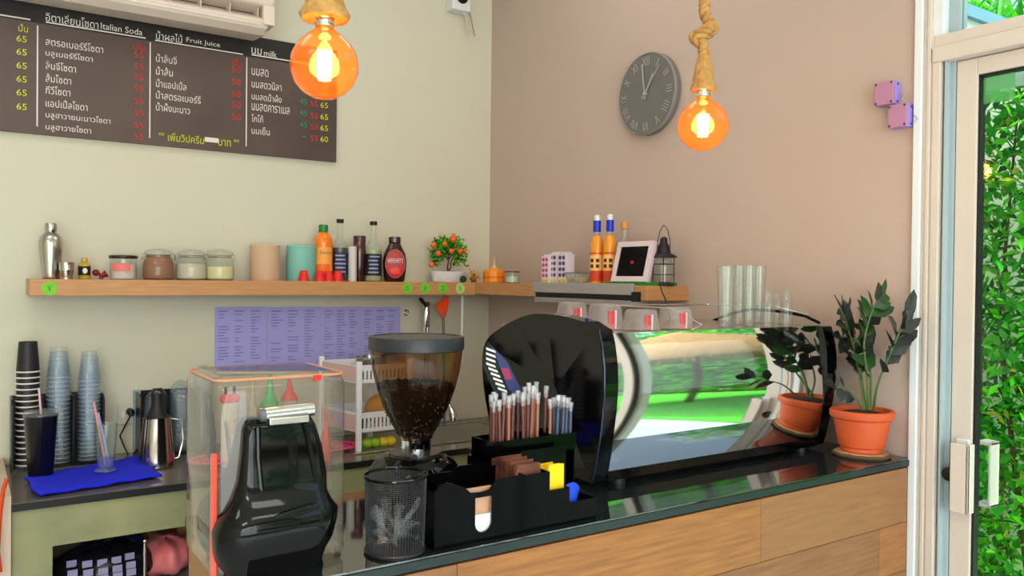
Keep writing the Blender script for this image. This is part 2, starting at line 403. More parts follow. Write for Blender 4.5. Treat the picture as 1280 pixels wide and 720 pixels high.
def hedge(label, x0, x1, y0, y1, h, n, L, group=None, parts=0, front='x'):
    t = thing('hedge', label, 'hedge', ((x0+x1)/2, (y0+y1)/2, 0), group=group)
    cx, cy = (x0+x1)/2, (y0+y1)/2
    def f():
        a = random.random()
        if front == 'x': x = x0 + (x1-x0)*min(abs(random.gauss(0, .35)), 1); y = random.uniform(y0, y1)
        else: y = y1 - (y1-y0)*min(abs(random.gauss(0, .35)), 1); x = random.uniform(x0, x1)
        return Vector((x-cx, y-cy, random.uniform(0, h)))
    leaf_cloud('foliage', t, n, f, L, LEAFS, (5, 5, 3, .5))
    st = MB()
    for k in range(int(abs((y1-y0)*(x1-x0))*3)+5):
        px, py = random.uniform(x0, x1)-cx, random.uniform(y0, y1)-cy
        st.tube([(px, py, 0), (px+random.uniform(-.2, .2), py+random.uniform(-.2, .2), h*.5), (px+random.uniform(-.3, .3), py+random.uniform(-.3, .3), h*.95)], [.016, .01, .004], 5)
    obj('stem', st, BARK, t)
    if parts:
        protos = []
        for m in LEAFS[:3]: protos.append(obj('leaf', leaf_mesh(L*1.15, L*.62), m, t, smooth=False))
        for k in range(parts):
            p = Vector((x0-cx-random.uniform(0, .05), random.uniform(y0, y1)-cy, random.uniform(.2, h)))
            rot = (random.uniform(-1.3, 1.3), random.uniform(-.8, .8), random.uniform(0, 6.28))
            if k < 3: protos[k].location = p; protos[k].rotation_euler = rot
            else: like(protos[k % 3], t, p, rot, [random.uniform(.8, 1.2)]*3)
    return t
hedge('tall leafy green hedge growing right outside the glass door', 1.75, 2.35, -2.35, .6, 2.75, 30000, .066, parts=290)
struct('garden_wall', MB().box(2.6, 2.7, -2.2, 3, 0, 2.7), pmat('white_garden_wall', (226, 226, 220), .8), smooth=False)
hedge('long clipped green hedge at the far edge of the lawn', 6.3, 7.0, -13, -2.4, 2.6, 12000, .2, front='x')
def tree(label, x, y, h, r, n, L, group=None):
    t = thing('tree', label, 'tree', (x, y, 0), group=group)
    obj('trunk', MB().tube([(0,0,0), (.1,.05,h*.4), (.0,.1,h*.75)], [.16, .12, .05], 8), BARK, t)
    def f():
        a, b, q = random.uniform(0, 6.28), random.uniform(-1, 1), random.random()**.33
        s = math.sqrt(1-b*b); return Vector((r*q*s*math.cos(a), r*q*s*math.sin(a), h*.75 + r*.8*q*b))
    leaf_cloud('foliage', t, n, f, L, LEAFS, (4, 5, 4, .3)); return t
for (x, y, h, r) in ((9.6, -4.2, 5.2, 2.3), (9.8, -9.2, 6, 2.6), (9.5, -14.6, 6, 2.6), (4.0, -18.5, 6.5, 2.7), (-2, -18.5, 6, 2.6), (16.5, -11.5, 9, 3.6), (22, -22, 9, 3.6), (9.5, -21, 9, 3)):
    tree('green tree beyond the lawn, mirrored in the coffee machine', x, y, h, r, 2600, .28, group='trees beyond the lawn')
# thatched garden umbrella
tu = thing('thatched_umbrella', 'tan thatched garden umbrella on the lawn, mirrored in the coffee machine', 'umbrella', (4.15, -6.5, 0))
obj('pole', MB().tube([(0,0,0), (0,0,2.9)], .05, 10), BARK, tu)
THATCH = pmat('straw_thatch', (184, 140, 88), .9, noise=((142, 104, 62), 14, (1, 1, .3)), bump=(60, 1))
obj('thatch', MB().lathe([(1.75, 1.85), (1.72, 1.95), (1.1, 2.45), (.5, 2.85), (.08, 3.1)], n=36, cap0=False), THATCH, tu)
fr = MB()
for k in range(150):
    a = 2*PI*k/150; rr = random.uniform(1.66, 1.8); fr.tube([(1.6*math.cos(a), 1.6*math.sin(a), 2.0), (rr*math.cos(a), rr*math.sin(a), random.uniform(1.66, 1.82))], [.03, .008], 4)
obj('thatch_fringe', fr, THATCH, tu, kind='stuff')
# palm seen through the upper window
pl = thing('palm', 'green palm with long drooping fronds above the white roof edge', 'palm', (3.45, -.85, 0))
obj('trunk', MB().tube([(0,0,0), (.05,0,1.6), (0,0,3.15)], [.11, .09, .07], 10), BARK, pl)
for k in range(16):
    a = 2*PI*k/16 + random.uniform(-.1, .1); ln = random.uniform(1.2, 1.5); b = MB()
    pts = [Vector((math.cos(a)*ln*t, math.sin(a)*ln*t, 3.15 + .55*math.sin(2.6*t) - .75*t*t)) for t in [i/8 for i in range(9)]]
    b.tube(pts, [.014]*8+[.004], 5)
    sd = Vector((-math.sin(a), math.cos(a), 0))
    for i in range(26):
        t = .12+.86*i/26; q = t*8; j = min(int(q), 7); p = pts[j].lerp(pts[j+1], q-j)
        for sg in (-1, 1):
            tip = p + sd*sg*random.uniform(.12, .2)*(1.25-t) + Vector((math.cos(a)*.12, math.sin(a)*.12, -.24))
            v = [b._v(p+Vector((0,0,.012))), b._v(p-Vector((0,0,.012))), b._v(tip)]; b.face(v)
    obj('frond', b, LEAFS[k % 2], pl, smooth=False)
# neighbouring flat roof edge
pr = AT(1187, 9, Y=-1.90)
rf = thing('canopy', 'flat white canopy edge with a pale blue band outside the upper window', 'canopy', (.5, -1.90, 0))
obj('roof_slab', MB().box(.04, 1.1, 0, .5, 2.415, 2.475), BRIGHTALU, rf, smooth=False)
obj('edge_band', MB().box(.02, 1.14, -.02, .52, 2.475, 2.515), pmat('pale_blue_band', (92, 134, 160), .5), rf, smooth=False)
for (x, y) in ((1.02, .46), (.12, .46)): obj('post', MB().box(x-.03, x+.03, y-.03, y+.03, -.02, 2.415), BRIGHTALU, rf, smooth=False)

# ================================================================== BACK SHELF AND SIDE SHELF
random.seed(21)
SHZ = 1.553
SHY = -.20
XL = AT(37, 360, Y=SHY).x
shelf = thing('wall_shelf', 'long light oak shelf on the cream-lit back wall with bottles and jars', 'shelf', (XL, 0, SHZ))
obj('board', MB().box(0, -XL-.20, SHY, 0, -.056, 0), WOODSH, shelf, smooth=False, bevel=.0015)
STK = pmat('lime_sticker', (120, 196, 50), .6); STK2 = pmat('pale_lime_sticker', (176, 206, 112), .6); DGR = pmat('deep_green_print', (50, 140, 30), .6)
for (x, ch, m) in ((62, 'v', STK), (509, '0', STK), (531, '3', STK), (553, '2', STK), (575, '5', STK2)):
    p = AT(x, 360.5, Y=SHY-.001) - Vector((XL, 0, SHZ))
    s = obj('sticker', MB().lathe([(.024, 0), (.024, .0015)], n=24, mat=Matrix.Translation(p) @ Matrix.Rotation(PI/2, 4, 'X')), m, shelf, label='round lime green sticker with a number' if ch != 'v' else 'round lime green sticker with a tick')
    text(ch, DGR, s, p+Vector((-.007, -.002, -.010)), .014, .02, name='number')
YL = AT(808, 365, X=-.20).y
side = thing('wall_shelf', 'short light oak shelf on the pink-lit side wall beneath the clock', 'shelf', (0, 0, SHZ))
obj('board', MB().box(-.20, 0, YL, 0, -.052, 0), WOODSH, side, smooth=False, bevel=.0015)
# grey metal strip on its front
ya, yb = AT(667, 365, X=-.205).y, AT(797, 365, X=-.205).y
st = thing('metal_strip', 'long grey metal holder fixed along the front of the side shelf', 'holder', (-.20, 0, SHZ-.004))
obj('cover', MB().box(-.012, -.001, yb+.02, ya, -.030, .010), pmat('satin_grey_metal', (176, 172, 168), .35, metal=.3), st, smooth=False, bevel=.002)
obj('lower_rail', MB().box(-.016, .04, yb-.012, ya-.02, -.070, -.049), pmat('dull_grey_metal', (158, 154, 152), .4, metal=.3), st, smooth=False, bevel=.003)
obj('slot', MB().box(-.009, -.001, yb+.02, ya-.02, -.049, -.030), BLACKMAT, st, smooth=False)
obj('end_cap', MB().box(-.016, -.001, yb-.012, yb+.02, -.052, -.018), BLACKMAT, st, smooth=False, label='black end cap')
# white rod under the shelves
p0 = AT(578, 374, Y=-.12); p1 = AT(577, 452, Y=-.12)
rod = obj('hanging_rod', MB().tube([(p0.x, p0.y, SHZ-.056), (p1.x, p1.y, p1.z)], .006, 10).box(p0.x-.012, p0.x+.012, p0.y-.012, p0.y+.012, SHZ-.06, SHZ-.056), WHITEP)
tag(rod, 'thin white rod hanging straight down from the corner of the shelf', 'rod')

# ------------------------------------------------------------------ things on the back shelf
YS = -.10
def at_shelf(xl, xr, yt, Y=YS): return fit(xl, xr, yt, SHZ, Y=Y)
def lathe_thing(name, label, cat, f, parts, n=28, group=None, rz=0):
    """parts: (part name, profile in radius/height fractions, material, cap0, cap1)"""
    p, r, h = f; t = thing(name, label, cat, p, rz, group)
    for q in parts:
        pn, prof, m = q[:3]; c0, c1 = (q[3:5] if len(q) > 3 else (True, True))
        obj(pn, MB().lathe(P(prof, r, h), n=n, cap0=c0, cap1=c1), m, t)
    return t
lathe_thing('cocktail_shaker', 'tall brushed steel cocktail shaker standing at the left end of the shelf', 'shaker', at_shelf(50, 77.5, 279),
    [('body', [(.60, 0), (.72, .02), (.84, .25), (.98, .55), (1, .63), (.97, .67)], STEEL),
     ('shoulder', [(.99, .66), (.90, .74), (.62, .82), (.46, .84)], STEEL), ('cap', [(.46, .84), (.50, .86), (.50, .96), (.44, 1.0)], STEEL)])
lathe_thing('measuring_tin', 'small ribbed steel tin in front of the cocktail shaker', 'tin', fit(74, 92, 328, SHZ, Y=-.14),
    [('body', [(.82, 0), (.82, .08), (.78, .10), (.9, .5), (.94, .55), (.9, .6), (1, 1), (.94, 1)], STEEL)])
t = lathe_thing('flavour_bottle', 'tiny yellow bottle with a round black and white label', 'bottle', at_shelf(98.5, 112.5, 322),
    [('body', [(.92, 0), (1, .04), (1, .66), (.6, .78), (.4, .8)], plain('mustard_liquid', (190, 160, 44), .25)),
     ('cap', [(.5, .8), (.5, 1)], plain('gold_cap', (196, 160, 90), .35))])
rr = fit(98.5, 112.5, 322, SHZ, Y=YS)[1]
obj('label_band', MB().lathe([(rr*1.03, .014), (rr*1.03, .046)], n=24, cap0=False, cap1=False), plain('black_label', (24, 20, 14), .5), t)
obj('label_print', MB().ell((0, -rr*1.03, .030), .008, .0015, .010), TWHITE, t)
p = AT(126, 345, Y=YS); t = thing('bottle_stopper', 'small dark red stopper lying beside the pink labelled jar', 'stopper', (p.x, YS, SHZ))
DKRED = plain('dark_red', (120, 10, 28), .35)
obj('knob', MB().ell((-.016, 0, .024), .012, .012, .012), DKRED, t); obj('plug', MB().tube([(-.012, 0, .022), (.004, 0, .014), (.018, 0, .022)], [.006, .008, .013], 12), DKRED, t)
obj('foot', MB().tube([(.003, 0, .014), (.0, 0, .0)], [.006, .007], 10), DKRED, t)
# square jar with dark lid and pink label
p, r, h = at_shelf(138, 170.5, 319); t = thing('candle_jar', 'straight clear jar with a dark metal lid and pink label', 'jar', p)
obj('glass', MB().lathe([(r*.92, .0), (r*.95, .003), (r*.95, h*.86)], n=32, cap1=False), CLEAR, t)
obj('contents', MB().lathe([(r*.86, .004), (r*.86, h*.62)], n=32), plain('pale_pink_powder', (226, 204, 200), .9), t)
obj('lid', MB().lathe([(r, h*.86), (r*1.02, h*.88), (r*1.02, h*.97), (r*.9, h)], n=32), plain('dark_metal_lid', (70, 52, 50), .3, metal=.7), t)
PKL = plain('pink_label', (232, 120, 116), .6)
def arc_label(t, r, z0, z1, a0, a1, mat, name='label_band', n=14):
    b = MB(); g = []
    for i in range(n+1):
        a = a0+(a1-a0)*i/n; g.append((b._v((r*math.cos(a), r*math.sin(a), z0)), b._v((r*math.cos(a), r*math.sin(a), z1))))
    for i in range(n): b.face([g[i][0], g[i+1][0], g[i+1][1], g[i][1]])
    return obj(name, b, mat, t)
VA = math.atan2(-3.25, -1.2)              # towards the camera
arc_label(t, r*.97, h*.36, h*.66, VA-.75, VA+.75, PKL)
def clip_jar(label, f, colr, fill):
    p, r, h = f; t = thing('clip_jar', label, 'jar', p, group='clip top jars on the shelf')
    obj('glass', MB().lathe(P([(.86, 0), (.97, .03), (1, .1), (1, .5), (.92, .62), (.80, .68), (.80, .76), (.86, .78)], r, h), n=32, cap1=False), CLEAR, t)
    obj('contents', MB().lathe(P([(.84, .02), (.965, .06), (.985, .12), (.985, min(fill, .5))] + ([(.90, .61), (.785, .68), (.785, fill)] if fill > .6 else []), r, h), n=32), plain('jar_powder', colr, .95, bump=(160, .8)), t)
    obj('lid', MB().lathe(P([(.88, .80), (.90, .83), (.88, .88), (.6, .93), (.1, .96)], r, h), n=32), CLEAR, t)
    obj('seal_ring', MB().lathe(P([(.84, .765), (.90, .775), (.90, .80), (.84, .805)], r, h), n=32), plain('seal', (196, 190, 170), .6), t)
    w = MB(); w.tube([(-r*.86, 0, h*.84), (-r*1.02, 0, h*.80), (-r*1.05, 0, h*.62), (-r*.88, 0, h*.70)], .0016, 6)
    w.tube([(r*.86, 0, h*.84), (r*1.06, 0, h*.78), (r*1.08, 0, h*.60), (r*.86, 0, h*.70)], .0016, 6)
    w.tube([(r*.83*math.cos(a), r*.83*math.sin(a), h*.72) for a in [2*PI*k/24 for k in range(25)]], .0014, 6)
    obj('wire_clip', w, STEEL, t)
    return t
clip_jar('clip top glass jar filled to the neck with brown cocoa powder', at_shelf(180, 216, 309), (150, 92, 62), .76)
clip_jar('clip top glass jar of pale white powder between cocoa and cream jars', at_shelf(221, 257, 310), (206, 196, 176), .5)
clip_jar('clip top glass jar of cream powder beside the beige canister', at_shelf(257.5, 292, 310), (226, 216, 164), .42)
for (xl, xr, yt, c, lab) in ((313, 350, 306, (206, 172, 142), 'tall beige canister with a flat lid'), (358.5, 395, 307, (126, 190, 176), 'tall turquoise canister with a flat lid behind red cups')):
    f = fit(xl, xr, yt, SHZ, Y=-.085); m = plain('matt_canister', c, .6)
    lathe_thing('canister', lab, 'canister', f, [('body', [(.97, 0), (.98, .01), (.98, .93)], m), ('lid', [(.98, .93), (1, .935), (1, .975), (.97, 1), (.3, 1)], m)], n=36)
# orange squash bottle
p, r, h = fit(393, 415.5, 281, SHZ, Y=-.09); t = thing('syrup_bottle', 'orange drink bottle with a green cap', 'bottle', p)
ORL = plain('orange_juice', (250, 128, 10), .2, coat=.5)
obj('body', MB().lathe(P([(.86, 0), (.96, .03), (1, .1), (.98, .42), (.94, .56), (1, .66), (.96, .76), (.6, .84), (.42, .87)], r, h), n=32), ORL, t)
obj('cap', MB().lathe(P([(.50, .87), (.52, .88), (.52, .99), (.46, 1)], r, h), n=24), GREEN, t)
arc_label(t, r*1.02, h*.12, h*.60, VA-1.5, VA+1.5, plain('peach_label', (252, 166, 74), .5))
text('Sunny', plain('navy_print', (80, 60, 110), .6), t, (-r*.8, -r*1.06, h*.47), r*1.4, h*.055, name='label_print')
arc_label(t, r*1.03, h*.14, h*.3, VA-.8, VA+.8, plain('orange_fruit_print', (246, 112, 10), .5), 'fruit_print')
# clear syrup bottle with black label
def glass_bottle(label, f, liquid, lab, labm, zl, name='syrup_bottle', group=None):
    p, r, h = f; t = thing(name, label, 'bottle', p, group=group)
    prof = [(.93, 0), (1, .02), (1, .50), (.85, .60), (.42, .70), (.36, .76), (.34, .93), (.40, .935), (.40, .95)]
    obj('glass', MB().lathe(P(prof, r, h), n=28), CLEAR, t)
    obj('liquid', MB().lathe(P([(.88, .015), (.94, .03), (.94, zl)], r, h), n=28), liquid, t)
    obj('cap', MB().lathe(P([(.42, .94), (.44, .945), (.44, 1.0)], r, h), n=20), BLACKMAT, t)
    obj('label_band', MB().lathe(P([(1.02, .10), (1.02, .46)], r, h), n=28, cap0=False, cap1=False), labm, t)
    for k in range(5):
        z = h*(.14+.065*k); arc_label(t, r*1.035, z, z+h*.026, VA-.7+random.uniform(0, .2), VA+.5+random.uniform(0, .3), lab, 'label_print', 6)
    return t
DARKL = plain('dark_syrup', (34, 14, 16), .15); NAVY = plain('navy_label', (34, 38, 66), .5); PALEBL = plain('pale_blue_print', (150, 156, 190), .6)
glass_bottle('tall clear syrup bottle beside the orange drink, black cap, dark syrup and navy label', fit(415, 435.5, 274, SHZ, Y=-.09), DARKL, PALEBL, NAVY, .54)
lathe_thing('white_tin', 'narrow white tin squeezed between syrup bottle and brown tumbler', 'tin', fit(435.5, 446, 308, SHZ, Y=-.12), [('body', [(1, 0), (1, .97), (.9, 1)], plain('white_tin_paint', (206, 202, 196), .4))])
t = lathe_thing('tumbler', 'tall dark brown tumbler with red marks', 'tumbler', fit(441.5, 457.5, 295, SHZ, Y=-.09),
    [('body', [(.74, 0), (.78, .02), (1, .98), (.95, 1)], plain('brown_lacquer', (64, 26, 26), .15, coat=.6))])
arc_label(t, fit(441.5, 457.5, 295, SHZ, Y=-.09)[1]*.96, .15, .19, VA-1.1, VA+.1, plain('dull_red_print', (150, 50, 60), .5), 'red_print')
glass_bottle('clear syrup bottle with a black label standing beside the chocolate sauce', fit(456.5, 477.5, 277, SHZ, Y=-.11), plain('pale_olive_syrup', (176, 180, 130), .2), PALEBL, plain('black_label_b', (22, 24, 34), .5), .52)
# chocolate sauce bottle
p, r, h = fit(478.5, 508.5, 296, SHZ, Y=-.12); t = thing('sauce_bottle', 'dark brown squeeze bottle of chocolate sauce with a red oval label', 'bottle', p, VA+PI/2)
CHOC = plain('chocolate_plastic', (52, 20, 18), .18, coat=.5)
obj('body', MB().lathe(P([(.72, 0), (.84, .03), (.98, .28), (1, .45), (.9, .62), (.6, .78), (.46, .86)], r, h), n=32, sy=.62), CHOC, t)
obj('cap', MB().lathe(P([(.46, .86), (.50, .87), (.50, .99), (.40, 1.0)], r, h), n=24, sy=.8), CHOC, t)
RDL = plain('red_label', (176, 26, 34), .4)
l = obj('label_oval', MB().ell((0, -r*.60, h*.40), r*.80, r*.07, h*.31, 24, 10), RDL, t)
obj('label_border', MB().tube([(r*.80*math.cos(a), -r*.60, h*.40+h*.31*math.sin(a)) for a in [2*PI*k/30 for k in range(31)]], .0013, 6), plain('pinkish_rim', (206, 130, 130), .5), t)
text("HERSHEY'S", TWHITE, t, (-r*.62, -r*.69, h*.42), r*1.24, h*.10, name='label_print')
obj('strawberry_print', MB().ell((0, -r*.64, h*.24), r*.5, r*.05, h*.10, 16, 8), plain('bright_red_print', (232, 48, 30), .4), t)
# red little cups upside down
rc = None
for (xl, xr, yt, lab) in ((372.5, 387, 338, 'small red cup upside down in front of the turquoise canister'), (392.5, 407.5, 338, 'small red cup upside down in front of the orange drink bottle'),
                     (405, 417, 340, 'small red cup upside down between two other red cups'), (415.5, 429, 338, 'small red cup upside down in front of the navy labelled syrup bottle')):
    p, r, h = fit(xl, xr, yt, SHZ, Y=-.172)
    if rc is None:
        rc = thing('plastic_cup', lab, 'cup', p, group='small red plastic cups'); obj('cup', MB().lathe([(r, 0), (r, .003), (r*.93, .005), (r*.6, h*.96), (r*.52, h), (r*.1, h)], n=20, cap0=False), RED, rc)
        obj('rim', MB().lathe([(r*1.04, 0), (r*1.04, .004), (r*.95, .004)], n=20), RED, rc)
    else: dup(rc, p, 0, lab)
# orange tree in white pot
p = AT(560, 352, Y=-.10); p.z = SHZ; sc = depth(p)/F
t = thing('potted_tree', 'small artificial orange tree in a white oval pot', 'plant', (p.x, p.y, SHZ))
pw, ph = 24*sc, 13.5*sc
obj('pot', MB().lathe([(pw*.80, 0), (pw*.86, .003), (pw, ph*.9), (pw*1.02, ph), (pw*.92, ph), (pw*.88, ph*.8)], n=32, sy=.55), WHITEP, t)
obj('pebbles', MB().lathe([(pw*.88, ph*.8), (pw*.3, ph*1.05)], n=20, sy=.55), plain('red_pebbles', (214, 90, 70), .7, bump=(150, 1)), t)
tk = MB(); tk.tube([(0,0,ph*.8), (-.003,0,.07), (.002,0,.10), (-.03,0,.13)], [.005,.004,.0035,.002], 7); tk.tube([(0,0,ph*.9), (.015,0,.07), (.012,0,.09), (.03,0,.12)], [.004,.003,.003,.002], 7)
tk.tube([(0,0,.095), (.0,0,.15)], [.003,.002], 6); obj('trunk', tk, BARK, t)
def f():
    while True:
        x = random.uniform(-1, 1); z = random.uniform(0, 1)
        if x*x + (z-.35)**2*1.5 < .8 and (z > .28 or abs(x) > .45): return Vector((x*26*sc, random.uniform(-.035, .035), (22+z*34)*sc))
leaf_cloud('foliage', t, 900, f, .02, LEAFS, (4, 4, 4, 2))
for (fx, fy, fr_) in ((539.5, 331, 3.6), (548, 317, 3.4), (541.5, 306.5, 3.4), (556, 305, 3.2), (566.5, 299, 4), (564, 314, 3.2), (575, 314, 3.3), (567, 294, 2.6), (581, 314, 2.3)):
    q = AT(fx, fy, Y=-.145)-Vector((p.x, p.y, SHZ)); obj('fruit', MB().ell(q, fr_*sc, n=12, m=8), plain('orange_fruit', (240, 100, 40), .4) if fx == 539.5 else bpy.data.materials['orange_fruit'], t)
for (fx, fy) in ((582, 325), (585, 332), (583, 321)):
    q = AT(fx, fy, Y=-.12)-Vector((p.x, p.y, SHZ)); obj('bud', MB().ell(q, .005), plain('brown_bud', (130, 74, 30), .6), t)
# little things at the shelf corner
p, r, h = fit(575, 583.5, 343, SHZ, Y=-.15)
b = obj('moss_ball', MB().ell((0, 0, r), r, r, r), plain('dark_moss', (20, 70, 34), .9, bump=(200, 1)), loc=(p.x, p.y, SHZ)); tag(b, 'tiny dark green moss ball beside the white pot', 'ball')
p = AT(592, 351, Y=-.13); t = thing('flower_pot', 'tiny pot of orange and yellow flowers on the shelf corner', 'plant', (p.x, p.y, SHZ))
obj('pot', MB().lathe([(.010, 0), (.014, .014), (.012, .014)], n=16), plain('small_brown_pot', (130, 80, 40), .6), t)
def f(): return Vector((random.gauss(0, .014), random.gauss(0, .008), .014+abs(random.gauss(.014, .012))))
leaf_cloud('blossom', t, 160, f, .012, [plain('yellow_orange_petal', (240, 160, 20), .6), LEAFS[2]], (4, 1))
p = AT(617.5, 352, X=-.12); t = thing('teapot_ornament', 'squat orange ornament with a pointed golden spire', 'ornament', (p.x, p.y, SHZ)); sc = depth(p)/F
OR2 = plain('orange_glaze', (240, 140, 14), .35)
obj('body', MB().lathe([(12.5*sc, 0), (13.5*sc, .004), (13.5*sc, 14*sc), (11*sc, 16.5*sc), (4*sc, 17.5*sc)], n=10), OR2, t, angle=25)
obj('spire', MB().lathe([(5*sc, 17*sc), (4*sc, 20*sc), (1.6*sc, 22*sc), (1.0*sc, 28*sc), (.3*sc, 33*sc)], n=12), plain('pale_gold', (216, 176, 110), .4), t)
obj('band', MB().lathe([(13.9*sc, 6*sc), (13.9*sc, 8*sc)], n=10, cap0=False, cap1=False), plain('deep_orange_band', (214, 104, 12), .4), t)
p, r, h = fit(631, 649.5, 339, SHZ, X=-.12)
lathe_thing('glass_box', 'small round glass pot with dark rims behind the orange ornament', 'pot', (p, r, h), [('glass', [(.96, .04), (.96, .92)], CLEAR), ('contents', [(.9, .05), (.9, .55)], plain('pale_green_contents', (196, 206, 180), .7)),
    ('rim', [(1, .90), (1, 1.0), (.9, 1.0)], plain('dark_green_rim', (52, 66, 50), .4)), ('base', [(1, 0), (1, .06)], bpy.data.materials['dark_green_rim'])])

# ------------------------------------------------------------------ things on the side shelf (wall plane X = 0)
def box_on_x(xl, xr, X): return AT(xl, 350, X=X).y, AT(xr, 350, X=X).y
PURP = plain('purple_print', (92, 60, 120), .5); MAG = plain('magenta_print', (206, 70, 130), .5)
for i, (xl, xr, yt, Xp, lab) in enumerate(((682, 691, 318, -.135, 'white and magenta drink carton at the outer end of the pack'), (691.5, 701, 315, -.12, 'white carton with purple pictures in the middle of the pack'), (702.5, 712.5, 315, -.12, 'white carton with purple pictures next to the glass dish'))):
    a, b_ = box_on_x(xl, xr, Xp); p = AT((xl+xr)/2, yt, X=Xp); h = p.z-SHZ; wd = abs(a-b_)
    t = thing('drink_carton', lab, 'carton', (Xp, (a+b_)/2, SHZ), group='drink cartons on the side shelf')
    obj('carton', MB().box(-.022, .022, -wd/2, wd/2, 0, h*.93).box(-.010, .010, -wd/2, wd/2, h*.93, h), plain('carton_white', (222, 212, 220), .5) if i == 0 else bpy.data.materials['carton_white'], t, smooth=False, bevel=.001)
    for k in range(5):
        for s_ in (-1, 1):
            mm = [PURP, MAG, TYEL][0 if i else 1] if k else TYEL
            obj('picture_print', MB().ell((-.0225, s_*wd*.22, h*(.1+.18*k)), .0012, wd*.19, h*.065, 10, 6), mm, t)
a, b_ = box_on_x(705, 745, -.15); p, r, h = fit(705, 745, 340, SHZ, X=-.14)
t = thing('glass_dish', 'low glass dish with a dark rim beside the cartons', 'dish', (-.15, p.y, SHZ))
dr = min(abs(a-b_)/2, .045)
obj('dish', MB().lathe([(dr*.7, .001), (dr*.72, .004), (dr, h*.9), (dr*.97, h*.9), (dr*.68, .008)], n=28, sy=1.5), CLEAR, t)
obj('rim', MB().tube([(dr*math.cos(a_), dr*1.5*math.sin(a_), h*.92) for a_ in [2*PI*k/28 for k in range(29)]], .0018, 6), plain('brown_rim', (120, 90, 70), .4), t)
obj('sachets', MB().box(-.02, .02, -.04, -.005, .008, .03).box(-.015, .02, .005, .04, .008, .024), plain('beige_sachet', (196, 176, 140), .6), t, smooth=False)
DKB = plain('brown_print', (60, 24, 18), .5)
def oj(label, xl, xr, yt, X):
    p, r, h = fit(xl, xr, yt, SHZ, X=X); t = thing('juice_bottle', label, 'bottle', p, PI*1.13, group='blue capped orange bottles')
    obj('body', MB().lathe(P([(.9, 0), (1, .03), (1, .56), (.8, .66), (.62, .70)], r, h), n=28), plain('amber_drink', (236, 150, 30), .25, coat=.4), t)
    obj('neck', MB().lathe(P([(.62, .68), (.5, .74), (.48, .78)], r, h), n=24), CLEAR, t)
    obj('cap', MB().lathe(P([(.56, .76), (.58, .77), (.58, .92)], r, h), n=24), plain('blue_cap', (16, 44, 196), .35), t)
    obj('cap_top', MB().lathe(P([(.46, .92), (.46, .98), (.4, 1)], r, h), n=20), WHITEP, t)
    obj('label_band', MB().lathe(P([(1.02, .20), (1.02, .42)], r, h), n=28, cap0=False, cap1=False), plain('peach_band', (250, 190, 110), .5), t)
    obj('lower_band', MB().lathe(P([(1.02, .05), (1.02, .20)], r, h), n=28, cap0=False, cap1=False), plain('red_band', (206, 62, 24), .5), t)
    for z in (.24, .32): 
        for a_ in (-.5, .35): arc_label(t, r*1.05, h*z, h*(z+.05), a_, a_+.5, DKB, 'label_print', 4)
    arc_label(t, r*1.03, h*.44, h*.46, -1.3, 1.3, RED, 'red_line', 8)
    return t
oj('orange bottle with a blue and white cap, nearer the room corner', 738, 755, 269, -.13)
oj('orange bottle with a blue and white cap, touching the picture frame', 754.5, 771, 268, -.12)
p, r, h = fit(768, 794, 277, SHZ, X=-.075)
lathe_thing('liquor_bottle', 'clear glass bottle with a gold cap behind the picture frame', 'bottle', (p, r, h), [('glass', [(.9, 0), (1, .03), (1, .60), (.7, .70), (.34, .76), (.32, .88)], CLEAR), ('cap', [(.36, .88), (.38, .89), (.38, .99), (.3, 1)], plain('gold_metal_cap', (206, 150, 70), .35)), ('liquid', [(.94, .03), (.94, .3)], CLEAR)])
# digital picture frame leaning back
a = AT(768, 354, X=-.165); b_ = AT(812, 355, X=-.165); W_ = (Vector((a.x, a.y, 0))-Vector((b_.x, b_.y, 0))).length
t = thing('photo_frame', 'white framed black screen with a red mark leaning on the side shelf', 'picture frame', (-.178, (a.y+b_.y)/2, SHZ+.012), 0)
T = Matrix.Rotation(math.radians(14), 4, 'Y')
H_ = .147
obj('back_panel', MB().box(.0, .014, -W_/2, W_/2, 0, H_, T), plain('lavender_white', (196, 184, 206), .4), t, smooth=False, bevel=.002)
fb = MB(); ft = .019
for (y0, y1, z0, z1) in ((-W_/2, W_/2, 0, ft), (-W_/2, W_/2, H_-ft, H_), (-W_/2, -W_/2+ft, ft, H_-ft), (W_/2-ft, W_/2, ft, H_-ft)): fb.box(-.006, .0, y0, y1, z0, z1, T)
obj('frame', fb, plain('frame_white', (222, 204, 206), .4), t, smooth=False)
sc_ = obj('screen', MB().box(-.002, .0, -W_/2+ft, W_/2-ft, ft, H_-ft, T), pmat('black_screen', (6, 4, 6), .1), t, smooth=False)
obj('red_mark', MB().ell(T @ Vector((-.003, 0, H_*.48)), .001, .009, .006), pmat('red_lit_mark', (150, 14, 36), .4, emit=.5), sc_)
obj('stand', MB().box(.01, .09, -.01, .01, .0, .004).box(.03, .036, -.01, .01, 0, .08), WHITEP, t, smooth=False)
tag(obj('flat_box', MB().box(-.02, .12, -W_*.62, W_*.62, 0, .0115), GREEN, loc=(-.165, (a.y+b_.y)/2+.01, SHZ), smooth=False, bevel=.001), 'flat green box lying under the leaning picture frame', 'box')
